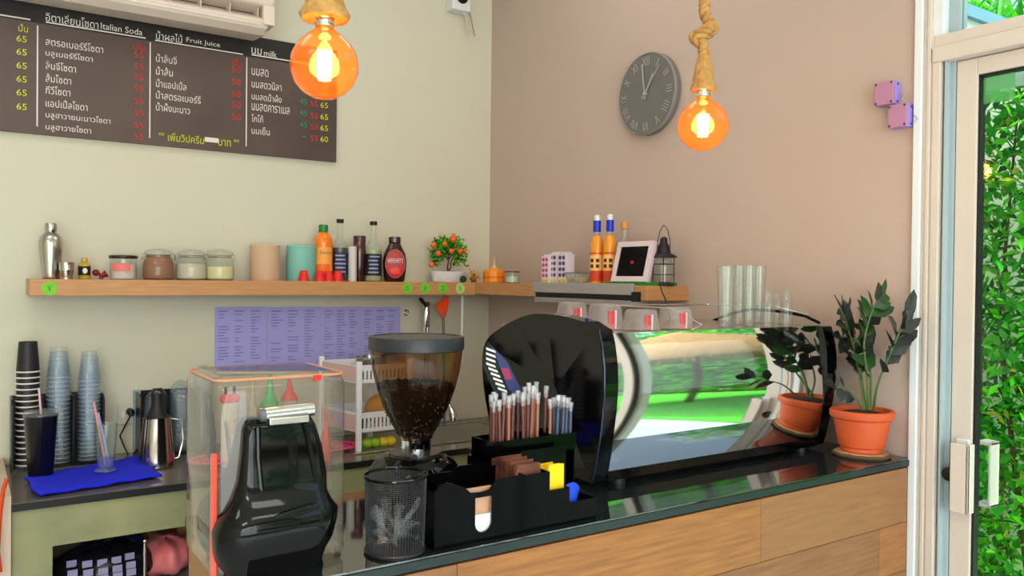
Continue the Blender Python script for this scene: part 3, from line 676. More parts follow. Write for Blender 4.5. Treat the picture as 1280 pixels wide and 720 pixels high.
# lantern
p = AT(829, 357, X=-.10); sc = depth(p)/F; t = thing('lantern', 'small dark metal lantern with a wire handle at the end of the side shelf', 'lantern', (p.x, p.y, SHZ))
DM = plain('dark_iron', (38, 38, 44), .45, metal=.4)
obj('base', MB().lathe([(14*sc, 0), (14*sc, .004), (12*sc, .008)], n=24), DM, t)
obj('glass', MB().lathe([(10*sc, .008), (12*sc, 10*sc), (12*sc, 26*sc), (9*sc, 36*sc)], n=24, cap0=False, cap1=False), CLEAR, t)
obj('roof', MB().lathe([(17*sc, 35*sc), (16*sc, 37*sc), (9*sc, 41*sc), (7*sc, 50*sc), (4.5*sc, 54*sc), (4.5*sc, 59*sc), (2*sc, 61*sc)], n=24), DM, t)
obj('candle', MB().lathe([(3*sc, .006), (3*sc, 26*sc)], n=16), plain('candle_wax', (226, 216, 206), .5), t)
for k in range(4):
    a_ = PI/4+PI/2*k; obj('post', MB().tube([(13*sc*math.cos(a_), 13*sc*math.sin(a_), .006), (13*sc*math.cos(a_), 13*sc*math.sin(a_), 36*sc)], .0018, 6), DM, t)
ck = MB(); 
for zz in (14, 27): ck.tube([(13*sc*math.cos(a_), 13*sc*math.sin(a_), zz*sc) for a_ in [2*PI*k/24 for k in range(25)]], .0014, 6)
obj('ring', ck, DM, t)
obj('handle', MB().tube([(0, 11*sc, 44*sc), (0, 11*sc, 56*sc), (0, 6*sc, 70*sc), (0, 0, 76*sc), (0, -6*sc, 70*sc), (0, -11*sc, 56*sc), (0, -11*sc, 44*sc)], .0015, 6), DM, t)
c0 = AT(824, 353, X=-.202); c1 = AT(828, 366, X=-.206); c1b = AT(831, 372, X=-.204); c2 = AT(838, 400, X=-.01)
tag(obj('power_cord', MB().tube([c0+Vector((.05, 0, .0)), c0, c1, c1b, AT(834, 382, X=-.10), c2], .0022, 6), BLACKMAT), 'thin black cord running over the end of the side shelf', 'cord')

# ================================================================== ON THE WALLS
# menu board
BZ0, BZ1 = 2.065, 2.54
XB = AT(421, 130, Y=-.02).x; XB0 = -2.95; YB = -.02
mb = thing('menu_board', 'long brown menu board in Thai and English on the back wall', 'menu board', ((XB+XB0)/2, 0, BZ0)); O = Vector(mb.location)
obj('board', MB().box(XB0-O.x, XB-O.x, YB, -.001, 0, BZ1-BZ0), BROWNBD, mb, smooth=False)
obj('header_band', MB().box(XB0-O.x, XB-O.x, YB-.0012, YB, BZ1-BZ0-.085, BZ1-BZ0), MBLACK, mb, smooth=False)
def bp(x, y): 
    return AT(x, y, Y=YB-.002)-O
def btxt(s, x0, x1, ybase, hpx, m, name='lettering'):
    """ybase: baseline row at column x0"""
    a = bp(x0, ybase); b = bp(x1, ybase); wd = b.x-a.x; h = hpx*depth(a+O)/F
    text(s, m, mb, a, wd, h, name=name)
def bline(x0, y0, x1, y1, th, m=TWHITE):
    a = bp(x0, y0); b = bp(x1, y1)
    if abs(x1-x0) > abs(y1-y0): obj('rule', MB().box(a.x, b.x, -.0225, -.0215, (a.z+b.z)/2-th, (a.z+b.z)/2+th), m, mb, smooth=False)
    else: obj('rule', MB().box(a.x-th, a.x+th, -.0225, -.0215, b.z, a.z), m, mb, smooth=False)
bline(0, 18, 38, 25, .0022); bline(57, 27.2, 182, 48, .0022); bline(193.8, 51.3, 303.8, 67, .0022); bline(314.5, 68.8, 408, 83, .0022)
for (x, a, b) in ((47, 32, 158), (187.8, 53, 172.5), (308.5, 72, 183)): bline(x, a, x, b, .0022)
btxt('อิตาเลี่ยนโซดา', 57, 123, 26, 12, TWHITE); btxt('Italian Soda', 126, 178, 36, 8, TWHITE)
btxt('น้ำผลไม้', 195, 228, 49, 11, TWHITE); btxt('Fruit Juice', 233, 275, 54, 7.5, TWHITE)
btxt('นม', 314.5, 327, 67, 8, TWHITE); btxt('milk', 330, 346, 69.5, 7, TWHITE)
for s_, y, x1 in (('สตรอเบอร์รี่โซดา', 56, 129), ('บลูเบอร์รี่โซดา', 71.5, 116), ('ลิ้นจี่โซดา', 86, 95), ('ส้มโซดา', 102, 89), ('กีวีโซดา', 117, 88), ('แอปเปิ้ลโซดา', 133, 109.5), ('บลูฮาวายมะนาวโซดา', 149, 138), ('บลูฮาวายโซดา', 164, 114)):
    btxt(s_, 57, x1, y, 10.5, TWHITE)
for s_, y, x1 in (('น้ำลิ้นจี่', 77, 221), ('น้ำส้ม', 93, 216), ('น้ำแอปเปิ้ล', 108.5, 233), ('น้ำสตรอเบอร์รี่', 123, 251), ('น้ำผึ้งมะนาว', 138, 237.5)):
    btxt(s_, 195, x1, y, 10.5, TWHITE)
for s_, y, x1 in (('นมสด', 93.5, 335.5), ('นมสดวนิลา', 109, 352), ('นมสดน้ำผึ้ง', 124, 352), ('นมสดคาราเมล', 137.5, 362), ('โกโก้', 152, 329), ('นมเย็น', 167, 337)):
    btxt(s_, 314.5, x1, y, 9.5, TWHITE)
btxt('เย็น', 167, 181, 62, 9, TRED, 'price')
for y in (71.5, 86, 99.5, 114, 129.5, 144.5, 160, 174): btxt('55', 168, 179, y, 8, TRED, 'price')
btxt('ปั่น', 23, 35, 39, 10, TYEL, 'price')
for y in (51.5, 68, 85, 102, 119, 136.5): btxt('65', 20.5, 33.5, y, 8, TYEL, 'price')
btxt('เย็น', 290, 302, 80.5, 8, TRED, 'price')
for y in (90, 105.5, 120.5, 134.5, 149.5): btxt('50', 290, 301, y, 8, TRED, 'price')
for x, col, ys in ((374.5, TGRN, ((99, '45'), (114, '45'), (129.5, '45'), (144, '45'), (158.5, '45'), (174, '-'))), (388, TRED, ((101, '55'), (117, '55'), (132.5, '55'), (147.5, '55'), (161.5, '55'), (176, '55'))), (400.5, TYEL, ((103, '65'), (119, '65'), (134.5, '65'), (149, '65'), (163, '65'), (177, '60')))):
    for y, s_ in ys: 
        if s_ == '-': btxt(s_, x+3, x+8, y-3, 1.2, col, 'price')
        else: btxt(s_, x, x+9.5, y, 7, col, 'price')
btxt('**', 198, 205.5, 169.5, 4.5, TYEL); btxt('เพิ่มวิปครีม', 210, 255, 176, 11, TYEL); btxt('บาท', 273, 288.5, 182, 8, TYEL); btxt('**', 292, 299, 178, 4.5, TYEL)
a = bp(256, 177); b = bp(273, 173); obj('price_patch', MB().box(a.x, b.x, -.0228, -.0215, a.z, a.z+.018), TWHITE, mb, smooth=False)

# air conditioner
XA1, XA0 = -1.128, -2.08
ac = thing('air_conditioner', 'white split air conditioner above the menu board', 'air conditioner', ((XA0+XA1)/2, 0, 2.505)); hw = (XA1-XA0)/2
prof = [(-.026, .012), (-.17, 0), (-.205, .018), (-.222, .048)]
ACW = pmat('ac_white', (222, 206, 194), .4)
lo = MB(); lo.prism([(-hw, y, z) for y, z in prof] + [(-hw, -.13, .09), (-hw, -.026, .09)], (2*hw-.02, 0, 0)); obj('lower_casing', lo, ACW, ac, smooth=False, bevel=.012)
up = MB(); up.prism([(-hw, 0, .09), (-hw, -.13, .09), (-hw, -.228, .10), (-hw, -.235, .17), (-hw, -.22, .27), (-hw, -.19, .295), (-hw, 0, .295)], (2*hw, 0, 0)); obj('front_panel', up, ACW, ac, smooth=False, bevel=.014)
obj('vent', MB().box(-hw+.02, hw-.045, -.135, -.125, .03, .10), plain('dark_vent', (42, 36, 38), .6), ac, smooth=False)
for s_ in (-1, 1): obj('end_cheek', MB().box(s_*hw-(.045 if s_ > 0 else 0), s_*hw+(0 if s_ > 0 else .02), -.222, -.12, .03, .105), ACW, ac, smooth=False, bevel=.004)
obj('flap', MB().box(-hw+.03, hw-.05, -.215, -.150, .0, .004, Matrix.Translation((0, -.003, .058)) @ Matrix.Rotation(.14, 4, 'X')), pmat('ac_flap', (232, 224, 216), .35), ac, smooth=False)
for k in range(9):
    x = -hw+.05+k*(2*hw-.11)/8; obj('louver', MB().box(x, x+.003, -.20, -.14, .042, .095), ACW, ac, smooth=False)
# security camera near the ceiling corner
p = AT(574, 4, Y=-.05); t = thing('security_camera', 'white wall camera with a round black lens high on the back wall', 'camera', (p.x, 0, p.z)); s = 3.8/F
obj('housing', MB().box(-12*s, 14*s, -.07, -.0, -10*s, 26*s), WHITEP, t, smooth=False, bevel=.006)
obj('lens', MB().lathe([(8*s, 0), (8*s, .008), (6*s, .012)], n=24, mat=Matrix.Translation((1*s, -.068, 6*s)) @ Matrix.Rotation(PI/2, 4, 'X')), BLACKGLOSS, t)
obj('bracket', MB().ell((12*s, -.03, -8*s), 4*s, .02, 4*s), WHITEP, t)
obj('antenna', MB().tube([(10*s, -.04, -8*s), (17*s, -.04, -38*s)], [.004, .0025], 8), BEIGEP, t); obj('antenna', MB().tube([(15*s, -.04, -2*s), (25*s, -.04, -36*s)], [.004, .0025], 8), pmat('grey_antenna', (150, 140, 120), .5), t)
# clock
p = AT(807.5, 117.5, X=-.03); R_ = .1505
ck = thing('wall_clock', 'round slate grey wall clock with pale hands on the pink-lit wall', 'clock', (0, p.y, p.z))
TX = Matrix.Rotation(-PI/2, 4, 'Y')                 # local z -> -X (facing the room)
obj('case', MB().lathe([(R_*.97, 0), (R_, .003), (R_, .026), (R_*.985, .030)], n=64, mat=TX), CLOCKM, ck)
obj('rim', MB().lathe([(R_*1.003, .022), (R_*1.006, .031), (R_*.985, .033), (R_*.975, .030)], n=64, cap0=False, cap1=False, mat=TX), pmat('clock_rim', (134, 132, 132), .45), ck)
def cl(u, v, d=.031): return Vector((-d, -u, v))   # u to the viewer's right, v up
def bar(u0, v0, u1, v1, wd, d=.032):
    a = Vector((u0, v0)); b = Vector((u1, v1)); n = (b-a).normalized(); n = Vector((-n.y, n.x))*wd/2
    return [cl(*(a+n), d), cl(*(b+n), d), cl(*(b-n), d), cl(*(a-n), d)]
ROM = ['XII', 'I', 'II', 'III', 'IIII', 'V', 'VI', 'VII', 'VIII', 'IX', 'X', 'XI']
for k in range(12):
    g = MB(); a_ = PI/2-k*PI/6; rd = Vector((math.cos(a_), math.sin(a_))); tg = Vector((math.sin(a_), -math.cos(a_)))
    W0 = {'I': 1, 'V': 2, 'X': 2}; tot = sum(W0[c] for c in ROM[k]); x = -tot*.0052/1
    for c in ROM[k]:
        wv = W0[c]*.0104; x0, x1 = x, x+wv; i0, i1 = R_*.70, R_*.90; x += wv; sg = []
        if c == 'I': sg = [((x0+x1)/2, i0, (x0+x1)/2, i1)]
        elif c == 'V': sg = [(x0+.002, i1, (x0+x1)/2, i0), ((x0+x1)/2, i0, x1-.002, i1)]
        else: sg = [(x0+.002, i1, x1-.002, i0), (x0+.002, i0, x1-.002, i1)]
        for (t0, r0, t1, r1) in sg:
            q0 = rd*r0+tg*t0; q1 = rd*r1+tg*t1; g.prism(bar(q0.x, q0.y, q1.x, q1.y, .0026, .0305), (-.0015, 0, 0))
    obj('numeral', g, CLOCKE, ck, smooth=False)
def hand(nm, ang, ln, wd, d):
    a_ = PI/2-math.radians(ang); obj(nm, MB().prism(bar(-.02*math.cos(a_), -.02*math.sin(a_), ln*math.cos(a_), ln*math.sin(a_), wd, d), (-.002, 0, 0)), CLOCKE, ck, smooth=False)
hand('hour_hand', 32, R_*.52, .007, .034); hand('minute_hand', -8, R_*.74, .006, .037); hand('second_hand', 41, R_*.80, .002, .040)
obj('hub', MB().lathe([(.006, .03), (.006, .042), (.002, .044)], n=16, mat=TX), CLOCKE, ck)
# two lilac boxes beside the frame
LIL = pmat('lilac_plastic', (182, 130, 164), .4); LILS = pmat('blue_lilac_plastic', (160, 140, 226), .4)
for (xl, xr, yt, yb, lab) in ((1093, 1116.5, 102, 131, 'small lilac junction box, the upper of two by the window frame'), (1110, 1133, 130, 159, 'small lilac junction box, the lower of two by the window frame')):
    a = AT(xl, (yt+yb)/2, X=-.035); b = AT(xr, (yt+yb)/2, X=-.035); z1 = AT((xl+xr)/2, yt, X=-.035).z; z0 = AT((xl+xr)/2, yb, X=-.035).z; yc = (a.y+b.y)/2; w2 = abs(a.y-b.y)/2; h2 = (z1-z0)/2
    t = thing('junction_box', lab, 'box', (0, yc, (z0+z1)/2), group='lilac junction boxes')
    obj('box', MB().box(-.026, 0, -w2, w2, -h2, h2), LILS, t, smooth=False, bevel=.002); obj('cover', MB().box(-.036, -.027, -w2, w2, -h2, h2), LIL, t, smooth=False, bevel=.002)
    for sy in (-1, 1):
        for sz in (-1, 1): obj('screw', MB().ell((-.0365, sy*w2*.82, sz*h2*.82), .002, .0035, .0035, 8, 6), plain('dark_screw', (70, 50, 90), .4) if 'dark_screw' not in bpy.data.materials else bpy.data.materials['dark_screw'], t)
        obj('screw', MB().ell((-.014, -w2, sy*h2*.75), .0035, .002, .0035, 8, 6), bpy.data.materials['dark_screw'], t)
    obj('hook', MB().tube([(-.015, -w2, -h2*.2), (-.015, -w2-.012, -h2*.1), (-.015, -w2-.020, -h2*.4), (-.015, -w2-.012, -h2*.7)], .0012, 6), CHROME, t)

# sheets of paper under the shelf
for (x0, x1, lab) in ((268.5, 334, 'outermost of the printed purple-lit sheets under the shelf'), (334.5, 401.5, 'second printed purple-lit sheet under the shelf, above the clear box'), (402.5, 452, 'third printed purple-lit sheet under the shelf, above the white rack'), (452.5, 500.5, 'printed purple-lit sheet under the shelf nearest the tap')):
    a = AT(x0, 384, Y=-.004); b = AT(x1, 384, Y=-.004); hgt = .265; off = -.015 if x0 > 400 else 0
    t = thing('paper_sheet', lab, 'paper', (a.x, -.004, a.z-hgt), group='printed sheets taped under the shelf'); wd = b.x-a.x
    obj('sheet', MB().grid(lambda u, v: Vector((u*wd, -.0015*math.sin(u*PI), v*hgt)), 8, 3), PAPER, t)
    pr_ = MB(); ncol = 3
    for c in range(ncol):
        cx = wd*(.06+.31*c); pr_.box(cx, cx+wd*.18, -.0028, -.0024, hgt*.93, hgt*.945)
        for k in range(17):
            if random.random() < .82: pr_.box(cx, cx+wd*random.uniform(.08, .22), -.0028, -.0024, hgt*(.88-.045*k), hgt*(.892-.045*k))
    obj('printed_lines', pr_, TGREY, t, smooth=False, kind='stuff')
p = AT(508, 391, Y=-.01)
tag(obj('wall_hook', MB().tube([(p.x+.011*math.cos(a_), p.y, p.z+.011*math.sin(a_)) for a_ in [2*PI*k/20 for k in range(17)]], .0025, 6).box(p.x-.004, p.x+.004, -.008, 0, p.z+.008, p.z+.016), STEEL), 'small round metal hook on the wall beside the papers', 'hook')
# wall socket, conduit
p = AT(158, 518, Y=-.01); t = thing('wall_socket', 'ivory wall socket with a black plug between the cup holders', 'socket', (p.x, 0, p.z)); s = 3.0/F
obj('plate', MB().box(-10*s, 10*s, -.010, 0, -13*s, 13*s), BEIGEP, t, smooth=False, bevel=.003)
obj('switch', MB().box(-6*s, -2*s, -.014, -.01, -4*s, 4*s), WHITEP, t, smooth=False)
p = AT(163, 515, Y=-.025); t = thing('plug', 'black plug and cord in the ivory wall socket', 'plug', (p.x, p.y, p.z))
obj('body', MB().tube([(0, .012, 0), (0, -.015, 0), (0, -.02, -.012)], [.014, .013, .008], 12), BLACKMAT, t)
def rel(q): return Vector(q)-Vector(p)
obj('cord', MB().tube([(0, -.016, -.008), rel(AT(155, 535, Y=-.03)), rel(AT(150, 545, Y=-.03)), rel(AT(156, 560, Y=-.03)), rel(AT(163, 574, Y=-.05)), rel(AT(172, 560, Y=-.06)), rel(AT(178, 552, Y=-.08))], .003, 6), BLACKMAT, t)
a = AT(167.5, 488, Y=-.02); b = AT(175.5, 488, Y=-.02)
tag(obj('wall_conduit', MB().box(a.x, b.x, -.03, 0, .90, a.z), pmat('pale_blue_conduit', (150, 170, 176), .5), smooth=False, bevel=.002), 'pale blue upright cable duct beside the wall socket', 'duct')

# ================================================================== PENDANT LAMPS
def pendant(label, px, py, rpx, knot):
    R = .0625
    Dp = F*R/rpx; d = ray(px, py); c = CAMP + d*Dp                     # real bulb size fixes its distance
    t = thing('pendant_lamp', label, 'lamp', (c.x, c.y, c.z), group='rope pendant lamps over the bar')
    k = R
    prof = [(k*.02, -k), (k*.30, -k*.955), (k*.60, -k*.80), (k*.85, -k*.53), (k*.98, -k*.2), (k, .0), (k*.96, k*.28), (k*.80, k*.60), (k*.52, k*.88), (k*.30, k*1.03), (k*.25, k*1.15)]
    obj('bulb', MB().lathe(prof, n=40, cap0=False, cap1=False), AMBER, t, angle=80)
    fl = MB()
    for j in range(6):
        a = 2*PI*j/6; fl.tube([(k*.14*math.cos(a), k*.14*math.sin(a), -k*.42), (k*.17*math.cos(a+.2), k*.17*math.sin(a+.2), k*.42)], k*.06, 6)
    fo = obj('filament', fl, FILAM, t)
    obj('stem', MB().lathe([(k*.10, k*.45), (k*.05, k*.6), (k*.14, k*1.1)], n=12), CLEAR, t)
    obj('socket', MB().lathe([(k*.25, k*1.12), (k*.27, k*1.15), (k*.27, k*1.34), (k*.3, k*1.36)], n=24), CHROME, t)
    # rope wrapped sleeve: flared collar and cone, made of wound turns
    sl_ = MB(); z0 = k*1.34
    if knot: pr = [(.62, 0), (.66, .14), (.56, .30), (.52, .5), (.46, .8), (.40, 1.05), (.30, 1.3), (.20, 1.45)]
    else: pr = [(.72, 0), (.80, .16), (.62, .42), (.54, .7), (.52, 1.1), (.50, 1.7), (.48, 2.3), (.44, 2.8), (.22, 3.1)]
    n = 48; rings = []
    for (r, z) in pr: rings.append([sl_._v(((r*k*(.74 if knot else .92)+.0011*math.cos(16*2*PI*j/n))*math.cos(2*PI*j/n), (r*k*(.74 if knot else .92)+.0011*math.cos(16*2*PI*j/n))*math.sin(2*PI*j/n), z0+z*k)) for j in range(n)])
    for a, b in zip(rings, rings[1:]):
        for j in range(n): sl_.face([a[j], a[(j+1) % n], b[(j+1) % n], b[j]])
    obj('rope_sleeve', sl_, ROPE, t, angle=80)
    # centre line of the rope, with a knot loop on the second lamp
    zt = CEIL-c.z; path = []
    zs = z0 + pr[-1][1]*k
    if knot:
        s = k/32.0
        K = [(0, 0, 0), (0, 0, 8), (-3, 0, 14), (-9, 3, 18), (-9, 8, 24), (0, 9, 27), (9, 6, 29), (11, -3, 33), (7, -9, 36), (-2, -9, 32), (-8, -6, 27), (-9, 0, 22), (-3, 8, 20), (6, 8, 26), (10, 2, 33), (8, -3, 40), (2, -2, 46), (0, 0, 54)]
        pts = [Vector((x*s, y*s, zs-.004+z*s)) for x, y, z in K]
        for i in range(len(pts)-1):
            p0, p1, p2, p3 = pts[max(i-1, 0)], pts[i], pts[i+1], pts[min(i+2, len(pts)-1)]
            for j in range(6):
                u = j/6; path.append(.5*((2*p1)+(p2-p0)*u+(2*p0-5*p1+4*p2-p3)*u*u+(-p0+3*p1-3*p2+p3)*u**3))
        ztop = pts[-1].z
        lat = (AT(880, 0, Y=c.y)-AT(880, 60, Y=c.y))
    else:
        ztop = zs-.01
    nn = max(int((zt-ztop)/.006), 2)
    for j in range(nn+1): path.append(Vector((0, 0, ztop+(zt-ztop)*j/nn)))
    # resample evenly and wind three strands round it
    rs = .0074 if knot else .0062
    cum = 0; prev = path[0]; 
    for st_ in range(3):
        b = MB(); pp = []; cum = 0; tprev = None
        for i, q in enumerate(path):
            tn = (path[min(i+1, len(path)-1)]-path[max(i-1, 0)]); tn = tn.normalized() if tn.length > 0 else Vector((0,0,1))
            if tprev is None: nrm = tn.orthogonal().normalized()
            else: nrm = (tprev-tn*tprev.dot(tn)).normalized()
            tprev = nrm; bn = tn.cross(nrm)
            if i: cum += (q-path[i-1]).length
            a = 2*PI*(st_/3 + cum/.040); pp.append(q + (nrm*math.cos(a)+bn*math.sin(a))*rs)
        b.tube(pp, rs*1.02, 7); obj('rope_strand', b, ROPE, t, angle=80)
    obj('ceiling_cup', MB().lathe([(.05, zt-.03), (.05, zt-.001)], n=24), WHITEP, t)
    l = bpy.data.lights.new('bulb_light', 'POINT'); l.energy = 3.2; l.color = (1, .62, .28); l.shadow_soft_size = .03
    lo_ = bpy.data.objects.new('bulb_light', l); COL.objects.link(lo_); lo_.parent = t; lo_.location = (0, 0, 0)
    return t
pendant('glowing amber globe bulb on a wound rope sleeve in front of the menu board', 405.5, 82, 42.5, False)
pendant('glowing amber globe bulb hanging from a knotted rope beside the clock', 878.5, 157, 32, True)

# ================================================================== BACK COUNTER
random.seed(5)
WZ = .90; WY = -.58
XC0 = AT(15, 631, Z=WZ).x
bc = thing('work_counter', 'concrete work counter with a dark steel top along the back wall', 'counter', (XC0, 0, 0))
L_ = -XC0
SX0, SX1, SY0, SY1 = L_-.88, L_-.12, -.46, -.12               # sink opening
top = MB()
for (a, b, c, d) in ((0, SX0, WY, 0), (SX1, L_-.001, WY, 0), (SX0, SX1, WY, SY0), (SX0, SX1, SY1, 0)): top.box(a, b, c, d, WZ-.018, WZ)
obj('worktop', top, STEELDK, bc, smooth=False)
obj('worktop_edge', MB().box(0, L_, WY-.004, WY, WZ-.024, WZ-.002), BLACKMAT, bc, smooth=False)
obj('apron', MB().box(.0, L_, WY+.01, WY+.09, WZ-.145, WZ-.018), CONCRETE, bc, smooth=False)
obj('side_slab', MB().box(.0, .105, WY+.01, -.0, 0, WZ-.145), CONCRETE, bc, smooth=False)
obj('side_slab', MB().box(L_-.1, L_-.001, WY+.01, -.0, 0, WZ-.145), CONCRETE, bc, smooth=False)
obj('end_board', MB().box(-.028, -.002, WY-.01, -.001, 0, .925), pmat('pale_wood_board', (206, 186, 166), .6), bc, smooth=False, label='pale wooden end board')
sk = obj('sink_basin', MB().box(SX0, SX1, SY0, SY1, WZ-.17, WZ-.165).box(SX0, SX0+.004, SY0, SY1, WZ-.165, WZ).box(SX1-.004, SX1, SY0, SY1, WZ-.165, WZ).box(SX0, SX1, SY0, SY0+.004, WZ-.165, WZ).box(SX0, SX1, SY1-.004, SY1, WZ-.165, WZ), pmat('satin_sink_steel', (176, 172, 160), .3, metal=.35), bc, smooth=False)
rim = MB()
for (a, b, c, d) in ((SX0-.02, SX1+.02, SY0-.02, SY0), (SX0-.02, SX1+.02, SY1, SY1+.02), (SX0-.02, SX0, SY0, SY1), (SX1, SX1+.02, SY0, SY1)): rim.box(a, b, c, d, WZ, WZ+.006)
obj('sink_rim', rim, STEEL, bc, smooth=False, bevel=.002)
obj('drain', MB().lathe([(.035, WZ-.165), (.035, WZ-.160), (.02, WZ-.163)], c=((SX0+SX1)/2, (SY0+SY1)/2, 0), n=24), CHROME, sk)
struct('baseboard_back', MB().box(RX0, XC0-.03, -.014, 0, 0, .09), WHITEP, smooth=False)

def on_top(xl, xr, yt, Y, Z=WZ): return fit(xl, xr, yt, Z, Y=Y)
# tall tap
p, r, h = on_top(526, 540, 384, -.06); t = thing('tap', 'tall chrome tap with a black lever behind the grinder hopper', 'tap', (p.x, p.y, WZ))
s = depth(p)/F
obj('base', MB().lathe([(.028, 0), (.028, .01), (.018, .02)], n=24), CHROME, t)
obj('pipe', MB().tube([(-.009, 0, .01), (-.009, 0, h-.02)], .006, 10), CHROME, t); obj('pipe', MB().tube([(.009, 0, .01), (.009, 0, h-.02)], .006, 10), CHROME, t)
obj('head', MB().lathe([(.017, h-.09), (.018, h-.085), (.018, h-.02), (.014, h-.0), (.02, h+.01), (.015, h+.025)], n=20), CHROME, t)
obj('lever', MB().tube([(-.005, -.01, h+.005), (-.035, -.02, h+.032), (-.045, -.022, h+.04)], [.006, .010, .007], 10), BLACKMAT, t)
q = AT(563, 512, Y=-.26); q = Vector((q.x-p.x, q.y-p.y, q.z-WZ))
obj('spout', MB().tube([(.009, 0, .17), (.03, -.04, .20), (q.x-.02, q.y+.05, .19), (q.x, q.y, q.z+.01)], .009, 10), CHROME, t)
obj('spray_head', MB().tube([(q.x, q.y, q.z+.01), (q.x+.008, q.y-.01, q.z-.02), (q.x+.012, q.y-.012, q.z-.045)], [.012, .018, .02], 16), CHROME, t)
# orange brush/spatula
p = AT(552, 384, Y=-.10); t = thing('spatula', 'orange spatula with a grey handle standing upright beside the tap', 'spatula', (p.x+.02, p.y, WZ)); z1 = p.z-WZ
OR3 = plain('orange_red_silicone', (250, 78, 30), .4)
obj('handle', MB().tube([(.0, 0, .0), (-.012, 0, z1-.02)], .007, 10), plain('grey_handle', (110, 110, 112), .4), t)
sp = MB(); sp.prism([(-.018, -.006, z1-.05), (-.006, -.006, z1-.055), (.008, -.006, z1-.02), (.016, -.006, z1+.02), (.014, -.006, z1+.048), (.004, -.006, z1+.04), (-.010, -.006, z1+.055), (-.016, -.006, z1+.03), (-.05, -.006, z1+.018), (-.036, -.006, z1-.018)], (0, .012, 0))
obj('blade', sp, OR3, t, smooth=False, bevel=.003)
# white plastic rack
xa = AT(405.5, 560, Y=-.22).x; xb = AT(448, 560, Y=-.44).x
xr1 = AT(497, 540, Y=-.44).x
ZR = AT(448, 452, Y=-.44).z-WZ
t = thing('plastic_rack', 'white two basket plastic rack on the counter behind the grinder', 'rack', (xb, -.44, WZ)); Wd, Dp = xr1+.05-xb, .26
dx = xa-xb
def RB(u, v, z): return Vector((u*Wd + v*dx, v*Dp, z))      # the rack stands turned a little
POST = pmat('white_rack_post', (232, 232, 236), .35)
for (u, v) in ((0, 0), (1, 0), (0, 1), (1, 1)): 
    c = RB(u, v, 0); obj('post', MB().box(c.x-.010, c.x+.010, c.y-.010, c.y+.010, 0, ZR), POST, t, smooth=False, bevel=.003)
def basket(z0, hh):
    b = MB(); nseg = 14
    for (e0, e1, n) in (((0,0), (1,0), 13), ((0,1), (1,1), 13), ((0,0), (0,1), 10), ((1,0), (1,1), 10)):
        A = RB(*e0, 0); B = RB(*e1, 0)
        d = (B-A).normalized(); nrm = Vector((-d.y, d.x, 0))*.0018
        def strip(q0, q1, za, zb): 
            b.prism([q0-nrm+Vector((0,0,za)), q1-nrm+Vector((0,0,za)), q1-nrm+Vector((0,0,zb)), q0-nrm+Vector((0,0,zb))], nrm*2)
        strip(A, B, z0, z0+.014); strip(A, B, z0+hh-.022, z0+hh)
        for k in range(n):
            c = A.lerp(B, (k+.5)/n); strip(c-d*.0045, c+d*.0045, z0+.014, z0+hh-.022)
    bs = [RB(0,0,z0), RB(1,0,z0), RB(1,1,z0), RB(0,1,z0)]; b.prism(bs, (0, 0, .003))
    return obj('basket', b, WHITEP, t, smooth=False)
basket(.075, .075); basket(ZR-.085, .07)
# side sheets of the rack: faintly pink end panels
PKP = pmat('pale_pink_panel', (214, 180, 176), .5)
for (za, zb, nm) in ((.08, .14, 'end_panel'), (ZR-.08, ZR-.02, 'end_panel')):
    A, B = RB(0, .04, 0), RB(0, .96, 0); obj(nm, MB().prism([A+Vector((-.004, 0, za)), B+Vector((-.004, 0, za)), B+Vector((-.004, 0, zb)), A+Vector((-.004, 0, zb))], (.002, 0, 0)), PKP, t, smooth=False, label='pale pink end panel')
c0 = RB(.45, .5, 0)+Vector((xb, -.44, WZ))
FRC = [plain('lime_fruit', (150, 190, 40), .4), plain('yellow_fruit', (222, 196, 40), .4)]
for i, (px, mt, lab) in enumerate(((459, 0, 'green lime under the white rack, nearest the post'), (469, 0, 'green lime under the white rack, middle of the row'), (479, 1, 'yellow lemon under the white rack, beside the limes'), (488, 1, 'yellow lemon under the white rack, farthest from the post'))):
    q = AT(px, 553, Y=-.40); o = obj('citrus_fruit', MB().ell((0, 0, .021), .025, .023, .021, 16, 12), FRC[mt], loc=(q.x, -.40, WZ+.0)); tag(o, lab, 'fruit', 'fruits under the rack')
q = AT(462, 452, Y=-.34); t2 = thing('pan', 'small steel pan with a black handle on top of the white rack', 'pan', (q.x+.01, -.33, WZ+ZR-.070))
obj('bowl', MB().lathe([(.045, 0), (.06, .03), (.062, .075), (.058, .075), (.052, .01)], n=28), STEEL, t2); obj('handle', MB().tube([(.02, -.055, .078), (.04, -.08, .095), (.075, -.09, .10)], [.006, .009, .008], 8), BLACKMAT, t2)
q = AT(475, 500, Y=-.34); tb = thing('bread_roll', 'brown bread roll in the lower basket of the white rack', 'bread', (q.x, -.33, WZ+.080))
obj('crust', MB().ell((0, 0, .062), .06, .04, .058, 20, 12), plain('bread_crust', (190, 130, 60), .7, bump=(40, .6)), tb)
q = AT(456, 518, Y=-.42); tb = thing('small_jar', 'small black jar in the lower basket by the rack post', 'jar', (q.x, -.40, WZ+.080))
obj('jar', MB().lathe([(.016, 0), (.018, .04), (.012, .05)], n=18), BLACKMAT, tb); obj('lid', MB().lathe([(.012, .05), (.012, .065)], n=18), BLACKMAT, tb)
